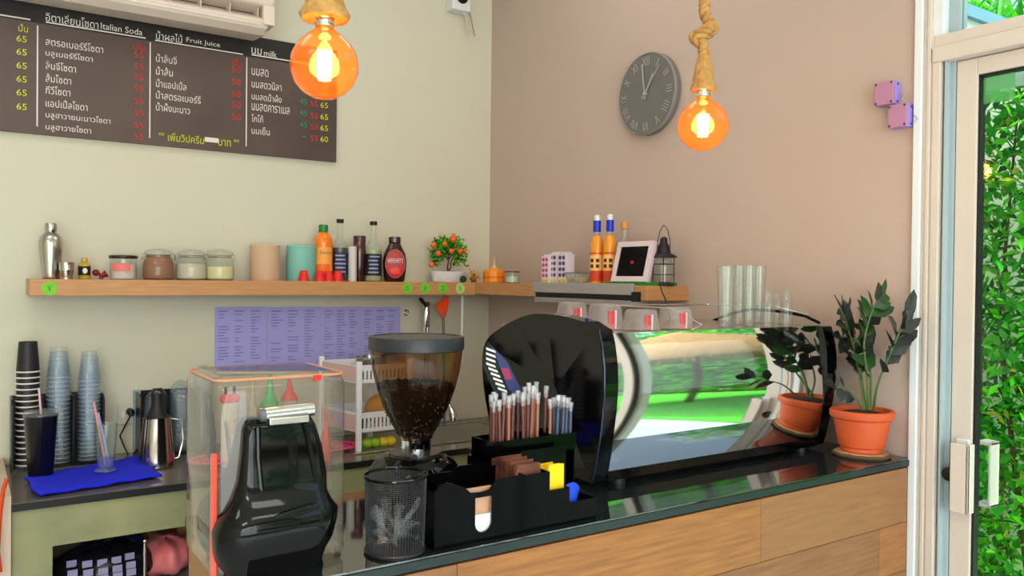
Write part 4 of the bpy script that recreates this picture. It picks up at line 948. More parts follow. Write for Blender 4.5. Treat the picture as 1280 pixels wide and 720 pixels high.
# pink lacy trays
def lacy(label, xl, xr, yc, z, tilt=0):
    q = AT((xl+xr)/2, yc, Y=-.36); r = (xr-xl)/2*depth(q)/F
    t = thing('lace_tray', label, 'tray', (q.x, -.36, WZ), group='pink lace pattern trays')
    m = MB(); 
    for j, rr_ in enumerate((.30, .52, .74, .96)):
        n = 10+6*j
        for k in range(n):
            a = 2*PI*k/n; m.tube([(r*rr_*math.cos(a)+r*.075*math.cos(b), r*.75*rr_*math.sin(a)+r*.075*math.sin(b), .006+.012*rr_**2) for b in [2*PI*i/7 for i in range(8)]], .0022, 4)
    obj('lace_pattern', m, PINK, t, kind='stuff')
    obj('rim', MB().tube([(r*1.05*math.cos(a), r*.8*math.sin(a), .018) for a in [2*PI*i/40 for i in range(41)]], .003, 6), PINK, t)
    obj('base', MB().lathe([(r*.5, 0), (r*1.02, .012)], n=40, sy=.75, cap1=False), gmat('pink_clear', (240, 120, 170), .35), t)
lacy('pink lace patterned plastic tray seen through the side of the clear cover', 238, 308, 575, WZ); lacy('pink lace patterned plastic tray at the foot of the white rack', 380, 446, 560, WZ)
# squeezy bottles seen through the cover
def squeeze(label, xl, xr, ytop, ycap, body, capm, Y=-.42, tip=True):
    p, r, h = on_top(xl, xr, ytop, Y); hc = AT((xl+xr)/2, ycap, Y=Y).z-WZ
    t = thing('squeeze_bottle', label, 'bottle', p, group='squeeze bottles on the work counter')
    obj('body', MB().lathe([(r*.9, 0), (r, .01), (r, hc*.92), (r*.8, hc)], n=24), body, t)
    obj('cap', MB().lathe([(r*1.05, hc*.96), (r*1.05, hc*1.0), (r*.5, hc+(h-hc)*.35), (r*.18, h)], n=24), capm, t); return t
MILKY = plain('milky_plastic', (206, 190, 166), .5)
p, r, h = on_top(277, 298, 494, -.42); t = thing('squeeze_bottle', 'milky bottle with a round red double top behind the clear cover', 'bottle', p, group='squeeze bottles on the work counter')
obj('body', MB().lathe([(r*.9, 0), (r, .01), (r, h*.88), (r*.8, h*.9)], n=24), MILKY, t)
obj('cap', MB().ell((-r*.5, 0, h*.95), r*.72, r*.72, h*.075, 16, 10), RED, t); obj('cap', MB().ell((r*.5, 0, h*.95), r*.72, r*.72, h*.075, 16, 10), RED, t)
obj('nozzle', MB().tube([(-r*.5, 0, h), (-r*.5, 0, h*1.12)], .005, 8), BLACKMAT, t); obj('nozzle', MB().tube([(r*.5, 0, h), (r*.5, 0, h*1.12)], .005, 8), BLACKMAT, t)
squeeze('slim bottle with a yellow body and long pale nozzle', 310, 322, 466, 517, plain('mustard_plastic', (226, 190, 50), .4), MILKY, -.30)
squeeze('pale green bottle with a green pointed top behind the black blender', 327, 348, 468, 505, plain('pale_green_plastic', (170, 206, 150), .4), plain('mint_cap', (90, 190, 110), .4), -.26)
squeeze('clear bottle with a bright red pointed top behind the black blender', 352, 372, 474, 497, gmat('cloudy_body', (214, 204, 200), .4), RED, -.30)
squeeze('red sauce bottle at the left post of the white rack', 402, 414, 508, 545, RED, RED, -.50)
tg = thing('tongs', 'pair of grey blue kitchen tongs leaning behind the clear cover', 'tongs', (AT(263, 560, Y=-.30).x, -.30, WZ))
for sg in (-1, 1): obj('arm', MB().tube([(0, 0, .002), (.012*sg, 0, .08), (.014*sg-.01, .0, .17), (-.02, 0, .25)], [.012, .008, .006, .006], 8), plain('blue_grey_steel', (70, 78, 110), .35) if sg < 0 else bpy.data.materials['blue_grey_steel'], tg)

# cup dispensers
ACB = pmat('black_dispenser_plastic', (10, 11, 13), .3)
def dispenser(label, xs, ytop, Y0, Y1, xl, xr, div):
    a = AT(xl, 560, Y=Y1); b = AT(xr, 560, Y=Y1); z = AT((xl+xr)/2, ytop, Y=Y1).z-WZ; wd = b.x-a.x
    t = thing('cup_dispenser', label, 'dispenser', (a.x, Y1, WZ)); dp = Y0-Y1
    m = MB(); m.box(0, wd, dp-.006, dp, 0, z).box(0, wd, 0, dp, 0, .01); obj('back_panel', m, ACB, t, smooth=False)
    for u in div:
        x = AT(u, 520, Y=Y1).x-a.x; obj('divider', MB().prism([(x-.003, 0, 0), (x-.003, dp-.006, 0), (x-.003, dp-.006, z), (x-.003, .03, z), (x-.003, 0, z*.93)], (.006, 0, 0)), ACB, t, smooth=False, bevel=.001)
    return t, z
DY0, DY1 = -.01, -.14
dispenser('black cup dispenser with three bays at the left end of the work counter', None, 497, DY0, DY1, 15, 131, (15.5, 54, 92, 130))
dispenser('black cup dispenser behind the steel pitcher, with rounded bays', None, 491, DY0, DY1, 176, 262, (177, 209, 243, 261))
def cup_stack(label, group, xc, ybot, ytop, wpx, n, build, Y, cat='cup'):
    c = AT(xc, ybot, Y=Y); zt = AT(xc, ytop, Y=Y).z; s = depth(c)/F; r = wpx/2*s; z0 = WZ+.0105
    hc = .105 if n > 6 else .1; step = (zt-z0-hc)/max(n-1, 1)
    proto = build(r, hc, label, group); proto.location = (c.x, Y, z0)
    for k in range(1, n):
        q = dup(proto, (c.x, Y, z0+k*step), random.uniform(0, 6))
        if k == n-1: q['label'] = 'topmost '+label.replace('right behind', 'behind')
BCUP = plain('black_paper_cup', (30, 27, 34), .5); CREAM = plain('cup_rim_white', (226, 220, 210), .5)
def black_cup(r, h, label, group):                     # upside down: rim at the bottom
    t = thing('paper_cup', label, 'cup', group=group)
    obj('cup', MB().lathe([(r*.97, 0), (r*.76, h), (r*.70, h), (r*.70, h-.006)], n=26, cap0=False), BCUP, t)
    obj('rim', MB().lathe([(r*.98, 0), (r*1.02, .002), (r*1.0, .0045), (r*.96, .005)], n=26, cap0=False, cap1=False), CREAM, t); return t
RIMW = gmat('pale_cup_rim', (226, 234, 244), .45)
def clear_cup(r, h, label, group):
    t = thing('clear_cup', label, 'cup', group=group)
    obj('cup', MB().lathe([(r*1.0, 0), (r*1.02, .003), (r*.96, .006), (r*.66, h)], n=22, cap0=False), CLEARPL, t)
    obj('rim', MB().lathe([(r*1.0, 0), (r*1.04, .0015), (r*1.0, .003)], n=22, cap0=False, cap1=False), RIMW, t); return t
cup_stack('black paper cup with a white rim, upside down in the tall stack', 'black paper cups in the tall stack', 34.5, 575, 427, 27, 17, black_cup, -.085)
cup_stack('clear plastic cup in the stack beside the black paper cups', 'clear cups stacked beside the black ones', 73, 575, 434, 28, 20, clear_cup, -.085)
cup_stack('clear plastic cup in the stack at the far bay, nearer the wall socket', 'clear cups stacked in the far bay', 111.5, 575, 439, 27, 20, clear_cup, -.085)
def dome(r, h, label, group):
    t = thing('dome_lid', label, 'lid', group=group)
    obj('dome', MB().lathe([(r*1.0, 0), (r*1.04, .004), (r*.98, .008), (r*.93, .03), (r*.74, .055), (r*.4, .072), (r*.1, .077)], n=22, cap0=False), CLEARPL, t); return t
cup_stack('clear dome lid in the stack right behind the steel pitcher', 'dome lids behind the pitcher', 193, 565, 479, 30, 9, dome, -.085, 'lid')
cup_stack('clear dome lid in the stack between pitcher and clear cover', 'dome lids between pitcher and cover', 226, 560, 466, 30, 11, dome, -.085, 'lid')
cup_stack('clear dome lid in the tall stack behind the corner of the clear cover', 'dome lids behind the clear cover', 253, 556, 447, 24, 13, dome, -.085, 'lid')
# black takeaway cup with lid and straw
p, r, h = on_top(31.5, 71, 513, -.30); t = thing('takeaway_cup', 'black takeaway cup with a clear flat lid and pink straw in front of the dispenser', 'cup', p)
obj('cup', MB().lathe([(r*.66, 0), (r*.70, .004), (r*.95, h*.93), (r*.97, h*.94)], n=28), pmat('black_cup_gloss', (12, 11, 14), .25), t)
obj('lid', MB().lathe([(r*1.0, h*.93), (r*1.0, h*.97), (r*.9, h), (r*.2, h)], n=28), CLEARPL, t)
obj('straw', MB().tube([(.0, 0, h*.95), (-.006, .0, h*1.32)], .0035, 8), plain('pink_white_straw', (226, 180, 190), .5), t)
# glass on the blue cloth
BL = [AT(30, 601, Z=WZ+.004), AT(180, 572, Z=WZ+.004), AT(201, 597, Z=WZ+.004), AT(48, 622, Z=WZ+.004)]
t = thing('cloth', 'royal blue folded cloth lying on the steel worktop', 'cloth', (BL[0].x, BL[0].y, WZ)); o0 = Vector((BL[0].x, BL[0].y, WZ+.004))
def cf(u, v):
    a = BL[0].lerp(BL[1], u); b = BL[3].lerp(BL[2], u); q = a.lerp(b, v)-o0
    q.y = q.y; e = .006*math.sin(u*9+v*2)*math.sin(v*PI)+.003*math.sin(u*23)
    q.x += .006*math.sin(v*7); return Vector((q.x, q.y+.006*math.sin(u*11)*(v-.5), .012+e*.6))
ob = obj('fabric', MB().grid(cf, 30, 14), BLUECL, t, solid=.008)
p = AT(132, 589, Z=WZ+.022); t = thing('drinking_glass', 'clear tapered glass holding two straws on the blue cloth', 'glass', (p.x, p.y, WZ+.022)); s = depth(p)/F
hg = AT(132, 529, Y=p.y).z-WZ-.022
obj('glass', MB().lathe([(10*s, 0), (13*s, .004), (9*s, .012), (11*s, hg*.35), (13.5*s, hg), (13*s, hg), (10*s, hg*.3), (7*s, .016)], n=28, cap0=True, cap1=True), CLEAR, t)
obj('water', MB().lathe([(8*s, .016), (10.4*s, hg*.32)], n=24), gmat('blue_water', (110, 110, 190), .45), t)
for (xo, m_) in ((-.0, (214, 150, 150)), (.012, (160, 160, 210))): tag(obj('straw', MB().tube([(p.x+xo, p.y, WZ+.045), (p.x+xo-.035, p.y+.004, WZ+.022+hg*1.45-xo*3)], .004, 8), plain('straw_colour', m_, .4)), 'reddish striped straw leaning in the glass on the blue cloth' if xo == 0 else 'bluish straw leaning in the glass on the blue cloth', 'straw', 'straws in the tapered glass')
# steel pitcher
p, r, h = on_top(175, 218, 521, -.30); t = thing('milk_pitcher', 'wide based stainless steel pitcher with a black top in front of the dispenser', 'pitcher', p)
obj('body', MB().lathe([(r*.92, 0), (r, .006), (r*.98, h*.15), (r*.76, h*.96), (r*.78, h), (r*.7, h)], n=36), pmat('mirror_steel', (196, 186, 180), .12, metal=1), t)
obj('handle', MB().tube([(r*.76, 0, h*.94), (r*1.35, 0, h*.9), (r*1.45, 0, h*.5), (r*1.2, 0, h*.15), (r*.96, 0, h*.12)], .003, 8), CHROME, t)
zt = AT(196, 492, Y=-.30).z-WZ
obj('lid', MB().lathe([(r*.62, h), (r*.5, h+.012), (r*.34, h+(zt-h)*.5), (r*.34, zt)], n=24), BLACKMAT, t)
obj('lid_loop', MB().tube([(-r*.35, 0, zt*.97), (-r*.2, 0, zt+.015), (r*.2, 0, zt+.015), (r*.35, 0, zt*.97)], .005, 8), BLACKMAT, t)
# things under the counter
FLY = -.30
def under(px, py, Y): q = AT(px, py, Y=Y); return q
shz = AT(150, 735, Y=-.45).z
lowshelf = obj('lower_shelf', MB().box(.106, L_-.101, WY+.03, -.001, shz-.02, shz), pmat('grey_shelf', (110, 112, 112), .5), bc, smooth=False)
def sack(name, label, cat, cx, cz, Y, rx, rz, mat, seed, ry=.12, prints=None):
    random.seed(seed); q = AT(cx, cz, Y=Y); t = thing(name, label, cat, (q.x, Y, shz)); s = depth(q)/F; h = q.z-shz
    m = MB(); ph = [random.uniform(0, 6) for _ in range(6)]
    def fn(u, v):
        a = 2*PI*u; b = -PI/2+PI*v; k = 1+.07*math.sin(5*a+ph[0]+3*v)+.05*math.sin(9*a+ph[1])*math.sin(7*v+ph[2])+.04*math.sin(13*v+ph[3])
        return Vector((rx*s*k*math.cos(b)*math.cos(a), ry*k*math.cos(b)*math.sin(a), max(h*.5 + h*.5*k*math.sin(b)*1.0, 0)))
    m.grid(fn, 44, 22); obj('bag', m, mat, t, angle=60); return t, s, h, rx*s, ry
BLKBAG = pmat('black_bag_film', (22, 20, 28), .22, bump=(30, .8))
t, s, h, rx, ry = sack('plastic_bag', 'shiny black plastic bag with a lilac grid print under the counter', 'bag', 128, 679, -.40, 58, 40, BLKBAG, 3)
LPR = plain('lilac_grid_print', (150, 146, 186), .5)
for i in range(5):
    for j in range(3):
        if (i, j) == (0, 0): continue
        u = -.62+i*.27; zz = h*(.50+.15*j); zc = (zz-h*.5)/(h*.5); k = math.sqrt(max(1-u*u-zc*zc, .02)); yy = -ry*k*1.10-.004
        if u*u+zc*zc > .97: continue
        obj('print_cell', MB().box(u*rx-.016, u*rx+.012, yy-.002, yy+.001, zz-.011, zz+.010), LPR, t, smooth=False)
sack('cloth_bundle', 'blue fabric bundle behind the black bag under the counter', 'cloth', 152, 668, -.24, 34, 30, plain('denim_blue', (24, 76, 140), .8, bump=(80, .6)), 4, .10)
sack('plastic_bag', 'pink plastic bag under the counter beside the black bag', 'bag', 207, 670, -.38, 31, 40, pmat('pink_bag_film', (226, 104, 104), .4, noise=((236, 142, 150), 8, (1, 1, 1)), bump=(30, .8)), 8, .10)
CARD = plain('cardboard', (166, 116, 66), .8)
q = AT(236, 650, Y=-.30); q2 = AT(222, 650, Y=-.30)
t = thing('cardboard_box', 'brown cardboard box under the counter beside the pink bag', 'box', (q2.x, -.30, shz)); hh = q.z-shz
obj('box', MB().box(0, .30, 0, .24, 0, hh), CARD, t, smooth=False); obj('tape', MB().box(.13, .17, -.001, .241, .02, hh+.001), plain('tape', (190, 160, 110), .4), t, smooth=False)
obj('flap', MB().box(0, .30, -.06, -.0, hh-.003, hh, Matrix.Translation((0, 0, 0)) @ Matrix.Rotation(.0, 4, 'X')), CARD, t, smooth=False)
q = AT(185, 668, Y=-.16); t = thing('cardboard_box', 'flat brown carton behind the blue bundle under the counter', 'box', (q.x-.07, -.16, shz)); obj('box', MB().box(0, .17, 0, .13, 0, q.z-shz), CARD, t, smooth=False)
obj('tape', MB().box(.07, .10, -.001, .131, .02, q.z-shz+.001), bpy.data.materials['tape'], t, smooth=False)
q = AT(181, 676, Y=-.52)
tag(obj('metal_rod', MB().tube([(q.x, -.52, shz), (q.x, -.52, q.z)], .005, 8).ell((q.x, -.52, q.z), .008, .008, .008, 8, 6), STEEL), 'thin upright metal rod between the black and pink bags', 'rod')
a = AT(2, 622, Y=-.62)
tag(obj('hanging_cable', MB().tube([AT(9, 598, Y=-.612), AT(4, 612, Y=-.62), AT(0, 640, Y=-.63), AT(-3, 690, Y=-.62), AT(0, 715, Y=-.615)], .006, 8), plain('orange_cable', (200, 70, 20), .5)), 'orange cable hanging at the left end of the work counter', 'cable')

# ================================================================== BAR COUNTER
BZ = 1.10; BY0, BY1 = -2.135, -1.68; BX0 = -1.76; BXE = -.955
bar_ = thing('bar_counter', 'bar counter with a black glass top and brown oak laminate front', 'counter', (BX0, BY0, 0)); bo = Vector((BX0, BY0, 0))
poly = [(BX0, BY0, BZ-.02), (-.004, BY0, BZ-.02), (-.004, -1.41, BZ-.02), (BXE, -1.41, BZ-.02), (BXE, BY1, BZ-.02), (BX0, BY1, BZ-.02)]
obj('glass_top', MB().prism([Vector(p)-bo for p in poly], (0, 0, .02)), BLACKGLASS, bar_, smooth=False, bevel=.0012)
obj('edge_strip', MB().box(0, -.006-BX0, -.0035, -.0005, BZ-.019, BZ-.004), GLASSEDGE, bar_, smooth=False)
obj('carcass', MB().box(.02, -.006-BX0, .03, .42, 0, BZ-.021).box(BXE-BX0+.05, -.006-BX0, .42, .68, 0, BZ-.021), pmat('dark_carcass', (40, 36, 34), .6), bar_, smooth=False)
obj('end_panel', MB().box(-.0, .02, .03, .42, 0, BZ-.021), WOODBAR[2], bar_, smooth=False)
# laminate planks of the front
rows = [(BZ-.024, .93), (.93, .80), (.80, .66), (.66, .52), (.52, .38), (.38, .24), (.24, .02)]
for i, (z1, z0) in enumerate(rows):
    off = (i*.47) % .8; xs = [-.0]; x = .35+off
    while x < 1.69: xs.append(x); x += .8
    xs.append(-.0135-BX0)
    for j in range(len(xs)-1):
        m = WOODBAR[(i*2+j) % 3]; b = MB().box(xs[j]+.0006, xs[j+1]-.0006, -.0, .0295, z0+.0006, z1-.0006)
        obj('plank', b, m, bar_, smooth=False, bevel=.0006)

# ------------------------------------------------------------------ mesh bin
c = AT(501.5, 693, Z=BZ); c = Vector((c.x, max(c.y, BY0+.056), BZ)); s = depth(c)/F; rb = 38.5*s; hb = AT(501.5, 593, Y=c.y).z-BZ
t = thing('mesh_bin', 'round black wire mesh bin at the front edge of the bar', 'bin', c)
g = MB(); N = 64
for k in range(N):
    a = 2*PI*k/N; g.tube([(rb*.93*math.cos(a), rb*.93*math.sin(a), .004), (rb*math.cos(a), rb*math.sin(a), hb)], .00042, 3, cap=False)
NR = 36
for j in range(NR):
    z = .004+(hb-.004)*j/NR; rr_ = rb*(.93+.07*j/NR); g.tube([(rr_*math.cos(a), rr_*math.sin(a), z) for a in [2*PI*i/36 for i in range(37)]], .00042, 3, cap=False)
GREYW = pmat('dark_grey_wire', (64, 64, 70), .4, metal=.5)
obj('wire_mesh', g, GREYW, t, kind='stuff')
obj('rim', MB().tube([(rb*math.cos(a), rb*math.sin(a), hb) for a in [2*PI*i/48 for i in range(49)]], .0026, 8), BLACKGLOSS, t)
obj('base', MB().lathe([(rb*.95, 0), (rb*.96, .006), (rb*.9, .007)], n=40), pmat('bin_base', (60, 60, 66), .35, metal=.6), t)
obj('base_ring', MB().tube([(rb*.95*math.cos(a), rb*.95*math.sin(a), .004) for a in [2*PI*i/48 for i in range(49)]], .003, 8), bpy.data.materials['bin_base'], t)
random.seed(9)
for k in range(22):
    a = random.uniform(0, 6.28); q = rb*random.uniform(.0, .55); p0 = c+Vector((q*math.cos(a), q*math.sin(a), .010+.0016*k)); d = Vector((random.uniform(-1, 1), random.uniform(-1, 1), random.uniform(.1, 1.1))); d.normalize(); ln = random.uniform(.05, .085)
    p1 = p0+d*ln; v = Vector((p1.x-c.x, p1.y-c.y)); 
    if v.length > rb*.8: v = v.normalized()*rb*.8; p1.x, p1.y = c.x+v.x, c.y+v.y
    sdv = d.cross(Vector((random.random(), random.random(), .2))).normalized()*random.uniform(.004, .007); b = MB()
    def wf_(u, v_): return p0.lerp(p1, u)+sdv*(v_*2-1)*(1+.4*math.sin(u*9+k))+Vector((0, 0, .004*math.sin(u*7+k)))
    b.grid(wf_, 8, 2); tag(obj('straw_wrapper', b, CLEARWR), 'crumpled clear straw wrapper inside the black mesh bin', 'wrapper', 'straw wrappers in the mesh bin')

# ------------------------------------------------------------------ coffee grinder
gx = AT(520, 500, Y=-1.83); GXc, GY = gx.x, -1.83; s = depth((GXc, GY, 1.3))/F
def gz(y): return AT(520, y, Y=GY).z-BZ
t = thing('coffee_grinder', 'black coffee grinder with a large smoky bean hopper', 'grinder', (GXc, GY, BZ))
zl = gz(428); 
obj('lid', MB().lathe([(58*s, gz(437)), (59.5*s, gz(436)), (59.5*s, gz(422)), (58.5*s, gz(420)), (54*s, gz(419.5)), (53*s, gz(421))], n=56), pmat('hopper_lid', (40, 42, 48), .4), t)
prof = [(20.5*s, gz(548)), (22*s, gz(542)), (29*s, gz(530)), (40*s, gz(510)), (49*s, gz(485)), (54.5*s, gz(462)), (57*s, gz(445)), (57.5*s, gz(436))]
obj('hopper', MB().lathe(prof, n=56, cap0=False, cap1=False), SMOKE, t, angle=80)
BEANM = pmat('coffee_beans', (10, 5, 5), .35, noise=((22, 12, 9), 40, (1, 1, 1)))
bm_ = MB(); bm_.lathe([(r_*.965-.0006, z) for r_, z in prof[:5]]+[(49.5*s*.965, gz(482)), (30*s, gz(481)), (8*s, gz(480))], n=48)
for k in range(560):
    if k < 330:
        z = gz(random.uniform(484, 545)); rr_ = None
        for (r0, z0), (r1, z1) in zip(prof, prof[1:]):
            if z0 <= z <= z1: rr_ = r0+(r1-r0)*(z-z0)/(z1-z0)
        a = random.uniform(0, 6.28); pt = Vector((rr_*.95*math.cos(a), rr_*.95*math.sin(a), z))
    else:
        a = random.uniform(0, 6.28); q = 47*s*math.sqrt(random.random()); pt = Vector((q*math.cos(a), q*math.sin(a), gz(481)+.003*random.random()))
    bm_.ell(pt, .0052, .0036, .0030, 6, 4, Euler((random.uniform(0, 3), random.uniform(0, 3), random.uniform(0, 3))).to_matrix().to_4x4())
obj('beans', bm_, BEANM, t, kind='stuff')
obj('collar', MB().lathe([(18.5*s, gz(563)), (19*s, gz(561)), (19*s, gz(547)), (21*s, gz(546.5)), (21*s, gz(543)), (19*s, gz(542))], n=36), CHROME, t)
obj('dial', MB().lathe([(33*s, gz(574)), (34*s, gz(570)), (33*s, gz(564)), (17*s, gz(561))], n=40), pmat('dial_steel', (58, 54, 56), .25, metal=.6), t)
rings = []
for (y, w_, d_) in ((640, 44, 40), (628, 50, 46), (606, 53, 50), (588, 50, 48), (574, 42, 42), (568, 34, 34)):
    z = max(gz(y), .001); rings.append(rrect(w_*s, d_*s*.95, 20*s, z, n=6))
obj('body', MB().loft(rings), BLACKGLOSS, t, angle=60)
obj('chute', MB().tube([(0, -.045, gz(585)), (0, -.07, gz(590)), (0, -.072, gz(598))], [.022, .018, .012], 14), BLACKGLOSS, t)
for (a, z) in ((.4, 566), (-.5, 566), (2.4, 564)): obj('knob', MB().tube([(34*s*math.cos(a-PI/2), 34*s*math.sin(a-PI/2), gz(568)), (42*s*math.cos(a-PI/2), 42*s*math.sin(a-PI/2), gz(z-4))], [.004, .006], 8), BLACKMAT, t)
tri = [(20, 585), (38, 580), (37, 592), (20, 585)]
obj('triangle_mark', MB().tube([Vector((x*s, -48.5*s*.96, gz(y+2))) for x, y in tri], .0012, 5), plain('copper_mark', (206, 150, 110), .4), t)

# ------------------------------------------------------------------ blender with clear cover
BXc = AT(343, 640, Y=-2.0).x; BYc = -2.03; s = depth((BXc, BYc, 1.3))/F
t = thing('blender', 'large gloss black blender base with a chrome latch and clear cover', 'blender', (BXc, BYc, BZ))
def bz(y): return max(AT(343, y, Y=BYc).z-BZ, 0)
rings = []
for (y, xl, xr, yf, yb, rr_) in ((800, 266, 405, -.066, .085, .030), (714, 268, 404, -.070, .09, .032), (702, 258, 412, -.080, .105, .045), (690, 255, 420, -.088, .11, .05), (668, 254, 425, -.092, .11, .05), (652, 260, 425, -.090, .11, .045), (640, 268, 417, -.082, .10, .038),
          (624, 277, 409, -.072, .075, .028), (600, 286, 407, -.062, .045, .018), (565, 291, 401, -.058, .022, .014), (535, 294, 392, -.055, .005, .012), (524, 299, 386, -.050, -.005, .010)):
    XL_ = AT(xl, y, Y=BYc+yb*.15).x-BXc; XR_ = AT(xr, y, Y=BYc+yf*.7).x-BXc; zz = max(AT((xl+xr)/2, y, Y=BYc+yf).z-BZ, 0) if y < 790 else 0
    rings.append(rrect((XR_-XL_)/2, (yb-yf)/2, min(rr_, (yb-yf)/2*.9), zz, (XL_+XR_)/2, (yf+yb)/2, n=7))
def bx(px, yy, py=600): return AT(px, py, Y=BYc+yy).x-BXc
def bz(y): return max(AT(343, y, Y=BYc-.055).z-BZ, 0)
obj('base', MB().loft(rings), BLACKGLOSS, t, angle=70)
for (xa_, xb_, xc_) in ((322, 323, 327), (380, 388, 396)): obj('rib', MB().tube([(bx(xa_, -.056), -.056, bz(532)), (bx(xb_, -.058), -.0575, bz(570)), (bx(xc_, -.062), -.063, bz(612))], .0045, 8), BLACKGLOSS, t)
obj('front_lip', MB().tube([(bx(322, -.074), -.074, bz(646)), (bx(345, -.082), -.083, bz(640)), (bx(375, -.084), -.085, bz(634)), (bx(402, -.076), -.076, bz(634))], .0045, 8), BLACKGLOSS, t)
lt = obj('latch', MB().tube([(bx(327, -.045), -.045, bz(518)), (bx(391, -.045), -.045, bz(516))], 8.5*s, 16), CHROME, t, bevel=.001)
obj('latch_plate', MB().box(bx(334, -.05), bx(384, -.05), -.060, -.03, bz(531), bz(522)), STEEL, t, smooth=False, bevel=.002)
obj('latch_end', MB().tube([(bx(323, -.045), -.045, bz(518.3)), (bx(330, -.045), -.045, bz(518))], 9.5*s, 16), pmat('grey_latch_end', (110, 112, 120), .3, metal=.6), t)
# the cover: open-bottomed rounded box of clear polycarbonate
cx0 = AT(247, 600, Y=-1.97).x-BXc; cx1 = AT(399, 520, Y=-1.93).x-BXc; zt = AT(320, 459, Y=-1.93).z-BZ
cyf, cyb = -.035, .16; cw, cd = (cx1-cx0)/2, (cyb-cyf)/2; ccx, ccy = (cx0+cx1)/2, (cyf+cyb)/2
cv = MB().loft([rrect(cw, cd, .022, .012, ccx, ccy), rrect(cw, cd, .022, zt-.02, ccx, ccy), rrect(cw-.006, cd-.006, .02, zt-.006, ccx, ccy), rrect(cw-.018, cd-.018, .012, zt, ccx, ccy)])
cov = obj('cover', cv, ACRYLIC, t, angle=60)
er = MB().tube([q for q in rrect(cw-.004, cd-.004, .02, zt-.004, ccx, ccy)]+[rrect(cw-.004, cd-.004, .02, zt-.004, ccx, ccy)[0]], .0022, 6)
obj('cover_edge', er, plain('amber_edge', (206, 140, 104), .3), cov)
obj('edge_strip', MB().box(ccx-cw-.001, ccx-cw+.008, ccy-cd+.0, ccy-cd+.012, .0, zt*.63), EDGEOR, cov, smooth=False, bevel=.002)
obj('edge_tab', MB().box(ccx+.05, ccx+.062, ccy-cd-.001, ccy-cd+.003, zt-.012, zt-.003), RED, cov, smooth=False)
obj('jar', MB().loft([rrect(.045, .045, .015, .10, ccx, ccy), rrect(.058, .058, .018, zt-.09, ccx, ccy)], cap=False), ACRYLIC, t)
# ------------------------------------------------------------------ coffee machine
MX0, MX1 = CAMP.x+1.176, -.136; PT = .043
def mp(px, py, X=MX0): q = AT(px, py, X=X); return (q.y, q.z)
front = [(747, 413), (751, 432), (754, 460), (754, 497), (749, 545), (742, 590), (738, 618)]
back = [(640, 588), (618, 545), (607, 500), (603, 452), (608, 426), (630, 407), (663, 393), (697, 394), (730, 402)]
outl = [mp(*q) for q in front]; outb = [mp(*q) for q in back]
outl[-1] = (outl[-1][0], BZ+.012); 
outb[0] = (outb[0][0]-.0, BZ+.015)
poly = outl+outb
my0 = min(p_[0] for p_ in poly); my1 = max(p_[0] for p_ in poly)
t = thing('espresso_machine', 'espresso machine with gloss black side panels and a mirrored steel back', 'espresso machine', (MX0, my0, BZ)); mo = Vector((MX0, my0, BZ))
cen = mp(688, 484)
def smooth_out(pts, m=5):
    out = []; n = len(pts)
    for i in range(n-1):
        p0, p1, p2, p3 = [Vector(pts[j]) for j in (max(i-1, 0), i, i+1, min(i+2, n-1))]
        for j in range(m):
            u = j/m; out.append(.5*((2*p1)+(p2-p0)*u+(2*p0-5*p1+4*p2-p3)*u*u+(-p0+3*p1-3*p2+p3)*u**3))
    return out+[Vector(pts[-1])]
S1 = smooth_out(outl); S2 = smooth_out(outb, 5)
poly = [tuple(v) for v in S1+S2]
ZTRAY = S1[0].y-.010
def side_panel(X, facet, sgn):
    b = MB(); n = len(poly)
    base = [Vector((X, y, z if facet else min(z, ZTRAY)))-mo for y, z in poly]; inner = [v+Vector((PT*sgn, 0, 0)) for v in base]
    n1, n2 = len(S1), len(S2)
    keys = [0, 22, n1-1, n1, n1+8, n1+19, n1+27, n1+33, n] if facet else [0, n1-1, n1, n1+20, n]
    C = Vector((X+.014*sgn*(1 if facet else -.2), cen[0], cen[1]))-mo
    face_x = [v.copy() for v in base]
    vi = [b._v(v) for v in inner]
    for ki in range(len(keys)-1):
        i0, i1 = keys[ki], keys[ki+1]; A, B = base[i0 % n], base[i1 % n]
        N_ = (A-C).cross(B-C); ring = []
        for i in range(i0, i1+1):
            q = base[i % n].copy()
            if i not in (i0, i1) and abs(N_.x) > 1e-9: q.x = C.x - (N_.y*(q.y-C.y)+N_.z*(q.z-C.z))/N_.x
            ring.append(b._v(q))
        c1 = b._v(C)
        b.face([c1]+ring)
        for i in range(i0, i1):
            b.face([ring[i-i0], ring[i-i0+1], vi[(i+1) % n], vi[i % n]])
    b.face(vi)
    return obj('side_panel', b, BLACKGLOSS, t, smooth=False)
side_panel(MX0, True, 1); side_panel(MX1+PT, False, -1)
arch = [Vector((MX1-.006, v.x, v.y))-mo for v in reversed([S1[0]]+list(reversed(S2))) if v.y >= ZTRAY-.03]
obj('arch_rail', MB().tube(arch, .0045, 8), BLACKGLOSS, t)
trimm = MB().tube([Vector((MX0+.003, y-.001, z))-mo for y, z in outl], .0028, 6)
obj('panel_trim', trimm, pmat('dark_blue_trim', (40, 48, 66), .2, metal=.5), t)
# mirrored back: one smooth convex sheet
IN = .006
def interp(z):
    for (ya_, za), (yb_, zb) in zip(outl, outl[1:]):
        if zb <= z <= za: return ya_+(yb_-ya_)*(za-z)/(za-zb)
    return outl[0][0] if z > outl[0][1] else outl[-1][0]
ztop_, zbot_ = outl[0][1]-.008, BZ+.035
